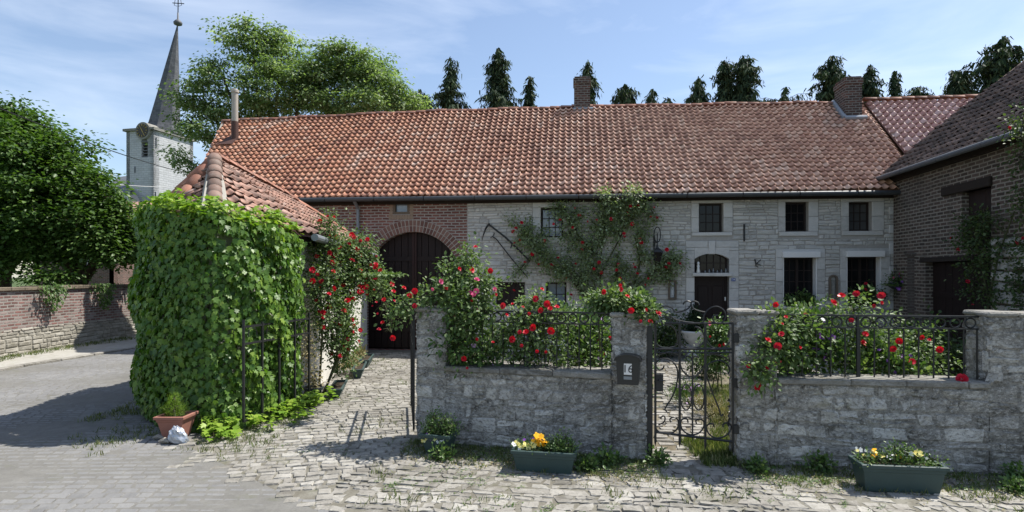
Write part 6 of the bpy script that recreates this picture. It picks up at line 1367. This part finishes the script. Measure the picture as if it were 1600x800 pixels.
# ================================================================== PLANTERS
def trough(name, label, fr, a0, a1, dep, h, o0, cat='planter', z0=0.0, mt=None, taper=.04, group=None):
    t = thing(name, label, cat, fr.p((a0+a1)/2, z0, o0), group); mt = mt or M['planter']; mb = MB()
    def ring(k, z, th=0): return [fr.p(a, z, o) for a, o in ((a0+k, o0+dep-k), (a1-k, o0+dep-k), (a1-k, o0+k), (a0+k, o0+k))]
    zs__ = [(taper, z0), (taper*.9, z0+.02), (taper*.25, z0+h-.075), (taper*.25-.008, z0+h-.07), (0.0, z0+h-.03)]
    vs = [v for k, z in zs__ for v in ring(k, z)]; fs = [(3, 2, 1, 0)]
    for j in range(len(zs__)-1):
        for i in range(4): fs.append((j*4+i, j*4+(i+1) % 4, j*4+4+(i+1) % 4, j*4+4+i))
    mb.add(vs, fs); mb.build('box', mt, t)
    mb = MB(); vs = ring(-.016, z0+h-.034)+ring(-.018, z0+h-.004)+ring(-.012, z0+h)+ring(.014, z0+h)+ring(.018, z0+h-.05); fs = []
    for j in range(4):
        for i in range(4): fs.append((j*4+i, j*4+(i+1) % 4, j*4+4+(i+1) % 4, j*4+4+i))
    for i in range(4): fs.append((i, (i+1) % 4, (i+1) % 4+16, i+16)[::-1])
    mb.add(vs, fs); mb.build('rim', mt, t)
    mb = MB(); mb.add(ring(.017, z0+h-.045), [(0, 1, 2, 3)]); mb.build('soil', M['soil'], t); return t
pa = lambda fr, px, py, o: fr.px(px, py, o)[0]
# the three green planters before the walls (street side)
F1 = Frame(*gd(803, 733).xy, *gd(896, 741).xy); F0 = Frame(*gd(664, 714).xy, *gd(706, 718).xy); F3 = Frame(*gd(1340, 768).xy, *gd(1464, 772).xy)
F1 = Frame(-.02+gd(802, 735).x, 5.98, gd(802, 735).x+.64, 5.86)
x1_ = (800-800)/F*6.0
F1 = Frame(.005, 6.14, .655, 6.02); F0 = Frame((655-800)/F*6.65, 6.72, (701-800)/F*6.65, 6.62); F3 = Frame((1352-800)/F*5.53, 5.56, (1472-800)/F*5.53, 5.47)
trough('planter', 'long green plastic planter with yellow and orange pansies, below the mailbox wall', F1, 0, F1.len, .26, .235, -.26)
trough('planter', 'small square green planter with wispy greenery at the foot of the left pillar', F0, 0, F0.len, .3, .25, -.3, taper=.06)
trough('planter', 'long green plastic planter at the foot of the right wall, nearest to the street', F3, 0, F3.len, .27, .275, -.27)
def pz_(fr, a, z, o): return tuple(fr.p(a, z, o))
def pansies(fr, z, label, cols, nb, hgt=.08, extra=()):
    bl_ = [(pz_(fr, fr.len*(k+.5)/nb, z+hgt*.5, -.13), (fr.len/nb*.6, .12, hgt*random.uniform(.6, 1.1))) for k in range(nb)]
    return plant('pansies', label, 'flowers', fr.p(fr.len/2, z-.02, -.13), bl_+list(extra), 'herb', .024, 130, 11, .06, cols, twig=.0025, face=(.1, -.6, .8), stem_r=.004, upright=.4)
fp = lambda fr, pts, o: [fr.p(*fr.px(x, y, o), o) for x, y in pts]
pansies(F1, .215, 'yellow, orange and violet pansies in the long planter below the mailbox wall', [('orange', .0782, fp(F1, [(840, 688), (846, 682), (843, 693), (836, 690), (850, 686), (848, 693), (839, 681), (852, 690), (843, 686)], -.08)), ('yellow', .07, fp(F1, [(806, 690), (813, 697), (820, 694), (826, 698), (830, 692), (817, 698), (810, 694), (834, 696)], -.05)), ('purple', .05, fp(F1, [(819, 687), (833, 685)], -.08)), ('whitep', .06, fp(F1, [(812, 700), (803, 694)], -.04))], 5, .07, [(pz_(F1, .46, .29, -.13), (.1, .08, .09)), (pz_(F1, .56, .30, -.14), (.06, .06, .09))])
pansies(F0, .235, 'feathery greenery with violet and cream pansies in the small square planter', [('purple', .045, fp(F0, [(667, 678), (672, 683), (674, 688), (668, 685)], -.02)), ('yellow', .065, fp(F0, [(666, 686), (680, 686), (662, 688)], 0)), ('whitep', .06, fp(F0, [(684, 690), (690, 688)], 0))], 3, .09, [(pz_(F0, .1, .38, -.15), (.1, .1, .13)), (pz_(F0, .25, .36, -.15), (.12, .1, .1)), (pz_(F0, .36, .33, -.12), (.08, .08, .06))])
pansies(F3, .255, 'mixed yellow and white pansies spilling from the long planter at the right', [('yellow', .065, fp(F3, [(1340, 704), (1350, 711), (1362, 714), (1378, 713), (1402, 712), (1435, 707), (1431, 710), (1437, 711), (1366, 706)], -.1)), ('orange', .07, fp(F3, [(1366, 702), (1368, 708), (1407, 714), (1364, 712)], -.1)), ('whitep', .06, fp(F3, [(1338, 700), (1345, 703), (1352, 704), (1416, 706), (1424, 709), (1448, 716), (1390, 715), (1395, 711), (1412, 710)], -.1))], 6, .07, [(pz_(F3, .36, .36, -.15), (.11, .08, .09)), (pz_(F3, .46, .33, -.13), (.1, .08, .07))])
# planters along the outbuilding
FO = Frame(-3.36, 11.3, -3.12, 9.75); FO = Frame(-3.16, 9.85, -3.42, 11.35)
Fx = Frame(-3.42, 9.9, -3.62, 11.3)
Ff = Frame(-3.0, 10.0, -3.22, 11.3)
trough('planter', 'nearest long green trough on the cobbles beside the white outbuilding', Frame(-3.10, 9.75, -3.25, 10.6), 0, .88, .2, .17, 0)
trough('planter', 'farther green trough beside the outbuilding, halfway to the barn door', Frame(-3.22, 11.6, -3.42, 12.7), 0, 1.1, .2, .2, 0)
trough('planter', 'farthest green trough beside the outbuilding, closest to the barn door', Frame(-3.42, 12.9, -3.55, 13.9), 0, 1.0, .2, .2, 0)
plant('trough_plants', 'sparse dry herbs in the troughs beside the outbuilding wall', 'plants', (-3.5, 12.2, 0.15), [((-3.45, 12.2, .22), (.12, .5, .1)), ((-3.6, 13.4, .25), (.12, .45, .12))], 'straw', .06, 50, 12, .12, upright=.8)
# bucket with rim
bk_ = at(490, 626, 0) if 0 else gd(489, 627); bt = thing('bucket', 'dark plastic flower pot beside the troughs, at the open gate leaf', 'pot', bk_)
mb = MB(); mb.lathe(bk_, [(.10, 0), (.14, .2), (.165, .2), (.17, .24), (.155, .245), (.14, .22)], 24, caps=False); mb.lathe(bk_, [(.0, .001), (.10, 0)], 24, caps=False); mb.build('pot_body', M['bucket'], bt, smooth=False)
mb = MB(); mb.lathe(bk_, [(.145, .215), (.0, .22)], 20, caps=False); mb.build('soil', M['soil'], bt)
plant('dry_shrub', 'thin bare twiggy plant growing between gate leaf and flower pot', 'plant', (-3.32, 9.5, 0), [((-3.35, 9.5, .8), (.1, .15, .5)), ((-3.3, 9.6, .3), (.12, .15, .25))], 'straw', .04, 70, 8, .12, [('red', .08, [at(455, 555, 9.3)])])
# terracotta pot with bag
tp = gd(264, 690); tp.y += .16; TF = Frame(tp.x-.16, tp.y-.16, tp.x+.16, tp.y-.16)
trough('terracotta_pot', 'square terracotta pot at the foot of the creeper, by the road', TF, -.015, .335, .33, .31, -.33, 'pot', 0, M['terra'], .07)
plant('pot_conifer', 'small yellow green dwarf conifer in the terracotta pot', 'plant', (tp.x, tp.y+.0, .28), [((tp.x-.02, tp.y, .36), (.11, .1, .09)), ((tp.x-.02, tp.y, .46), (.05, .05, .12))], 'ivy_young', .035, 130, 16, .06, upright=1.0, tpl=BLADE)
bm = bmesh.new(); bmesh.ops.create_icosphere(bm, subdivisions=3, radius=1)
for v in bm.verts: n_ = .14*math.sin(v.co.x*9+v.co.z*7)*math.sin(v.co.y*8+v.co.x*3)+random.uniform(-.07, .07); v.co = Vector(((v.co.x*.11-.03*v.co.z)*(1+n_)*(1-.35*v.co.z), v.co.y*.07*(1+n_), max(v.co.z*.12*(1+n_)+.10, .012)))
me = bpy.data.meshes.new('plastic_bag'); bm.to_mesh(me); bm.free(); q = gd(272, 694); q.y += .02
tag(link_mesh('plastic_bag', me, M['silver'], None, q+Vector((.03, 0, 0))), 'crumpled silvery plastic bag leaning against the terracotta pot', 'bag')
for k, (px, py) in enumerate(((247, 688), (256, 694))):
    q = gd(px, py); mb = MB(); mb.tube([q+Vector((-.06, .0, .03)), q+Vector((0, .01, .05)), q+Vector((.07, 0, .03))], [.02, .035, .02], 6); 
    tag(mb.build('rubble_stone', M['cobble'], None, q), ['loose pale stone left of the terracotta pot', 'loose pale stone just in front of the terracotta pot'][k], 'stone')

# ================================================================== GRASS, WEEDS, MOSS
def blades(name, pts, ls, mt, per, sp=.05, label=None):
    CN = np.array(pts); n = len(CN)*per; CI = np.repeat(np.arange(len(CN)), per); P_ = CN[CI]+rng.normal(size=(n, 3))*np.array([sp, sp, 0]); D_ = rdir(n)*.55+np.array([0, 0, 1.0]); N_ = rdir(n)
    o = leaves(name, P_, D_, N_, rng.uniform(.5, 1.3, n)*ls, M[mt], (BLADE[0]*np.array([2.2, 1, 1]), BLADE[1])); tag(o, label, 'grass' if label else None, kind='stuff'); return o
pts = []
for k in range(420):      # foot of the left wall
    x = random.uniform(-1.3, 1.6); pts.append((x, wall_y(x)-random.random()**1.6*.75, .006))
for k in range(420):
    x = random.uniform(2.5, 6.6); pts.append((x, wall_y(x)-random.random()**1.5*.75, .006))
for k in range(420):      # joints of the paving in front
    x = random.uniform(-1.5, 6); y = random.uniform(4.7, 6.4)
    if math.sin(x*2.3+y*3)+math.sin(y*5-x) > .3: pts.append((x, y, .008))
for k in range(330): x = random.uniform(-3.4, -1.3); y = random.uniform(6.5, 15); pts.append((x, y, .008)) if math.sin(x*3+y*1.7)+math.sin(y*2.1-x*2) > .75 or x < -3.1 else None
for k in range(180): x = random.uniform(-3.9, -3.0); pts.append((x, 7.3+random.uniform(-.5, 1.6), .008))
for k in range(120): pts.append((-4.9+random.gauss(0, .35), 7.5+random.gauss(0, .35), .005))
for k in range(260): t = random.random(); pts.append((-5.6-random.uniform(0, .6)+.0*t, 8.2+t*2.5, .006))
pts = [(x, y, z) for x, y, z in pts if random.random() < .8]
blades('grass', pts, .055, 'grass', 9, .03)
blades('gate_grass', [(2.15+random.random()*.5, 6.35+random.random()*.9, .0) for k in range(260)], .10, 'grass', 9, .04)
blades('lawn', [(2.42+random.random()*1.5+.33*(y-7), y, 0) for y in np.random.default_rng(4).uniform(6.8, 11, 1500)], .06, 'grass', 9, .05)
blades('verge_grass', [(-12.75+random.random()**2*.5, random.uniform(12.5, 19), .03) for k in range(170)], .09, 'grass', 8, .05)
# mossy litter patches under the walls
def patch(name, pts, ls, mt, tpl=LEAF4, per=8, sp=.05):
    CN = np.array(pts); n = len(CN)*per; CI = np.repeat(np.arange(len(CN)), per); P_ = CN[CI]+np.abs(rng.normal(size=(n, 3)))*np.array([sp, sp, sp*.25])*rng.choice([-1, 1], (n, 1))*np.array([1, 1, 0])+np.array([0, 0, .022])
    o = leaves(name, P_, rdir(n)*np.array([1, 1, .3]), rdir(n)*.4+np.array([0, 0, 1]), rng.uniform(.6, 1.3, n)*ls, M[mt], tpl); tag(o, kind='stuff')
pp = [(x, wall_y(x)-random.random()**1.2*.5, 0) for x in [random.uniform(-1.3, 1.5) for _ in range(380)]+[random.uniform(2.5, 6.5) for _ in range(420)]]
patch('moss', pp, .022, 'herb', per=12); patch('leaf_litter', [(x, y-random.random()*.4, 0) for x, y, _ in pp[::2]], .022, 'straw', per=10, sp=.1)
jp = []
for k in range(900):
    x = random.uniform(-4.2, 6.4); y = random.uniform(4.7, 7.0) if x > -1.2 else random.uniform(5.6, 13)
    if x > -1.2 and y > wall_y(x): continue
    if x < -1.2 and not (-3.4-.03*(y-8) < x): continue
    if math.sin(x*2.1+y*2.7)+math.sin(y*4.3-x*1.6)+random.gauss(0, .6) > (.75 if x < -1 else .35): jp.append((x, y, -.012))
patch('joint_moss', jp, .02, 'herb', per=16, sp=.035)
patch('joint_grass', jp[::2], .03, 'grass', BLADE, 10, .03)
# tufts of broad weeds
WEEDS = [(690, 716, .12, 'leafy weed between the small planter and the left wall'), (945, 728, .14, 'broad leafed weed at the wall foot left of the gate post'), (915, 735, .10, 'small weed right of the long pansy planter'), (1025, 722, .12, 'bushy weed at the foot of the gate post'), (1250, 700, .14, 'green weed against the right wall, left of the big planter'), (1590, 752, .12, 'pale green weed at the right edge of the paving'), (1590, 770, .08, 'tiny pale weed nearest the bottom right corner'), (1180, 738, .10, 'low weed at the foot of the right gate pillar')]
for px, py, r, lb in WEEDS:
    q = gd(px, max(py, 718)); 
    if q.y > wall_y(q.x)-.06: q.y = wall_y(q.x)-.08
    plant('weed', lb, 'weed', (q.x, q.y, 0), [((q.x, q.y, r*.5), (r, r*.8, r*.6))], 'herb', .04, 24, 12, .07, twig=.002, stem_r=.004, upright=.4)
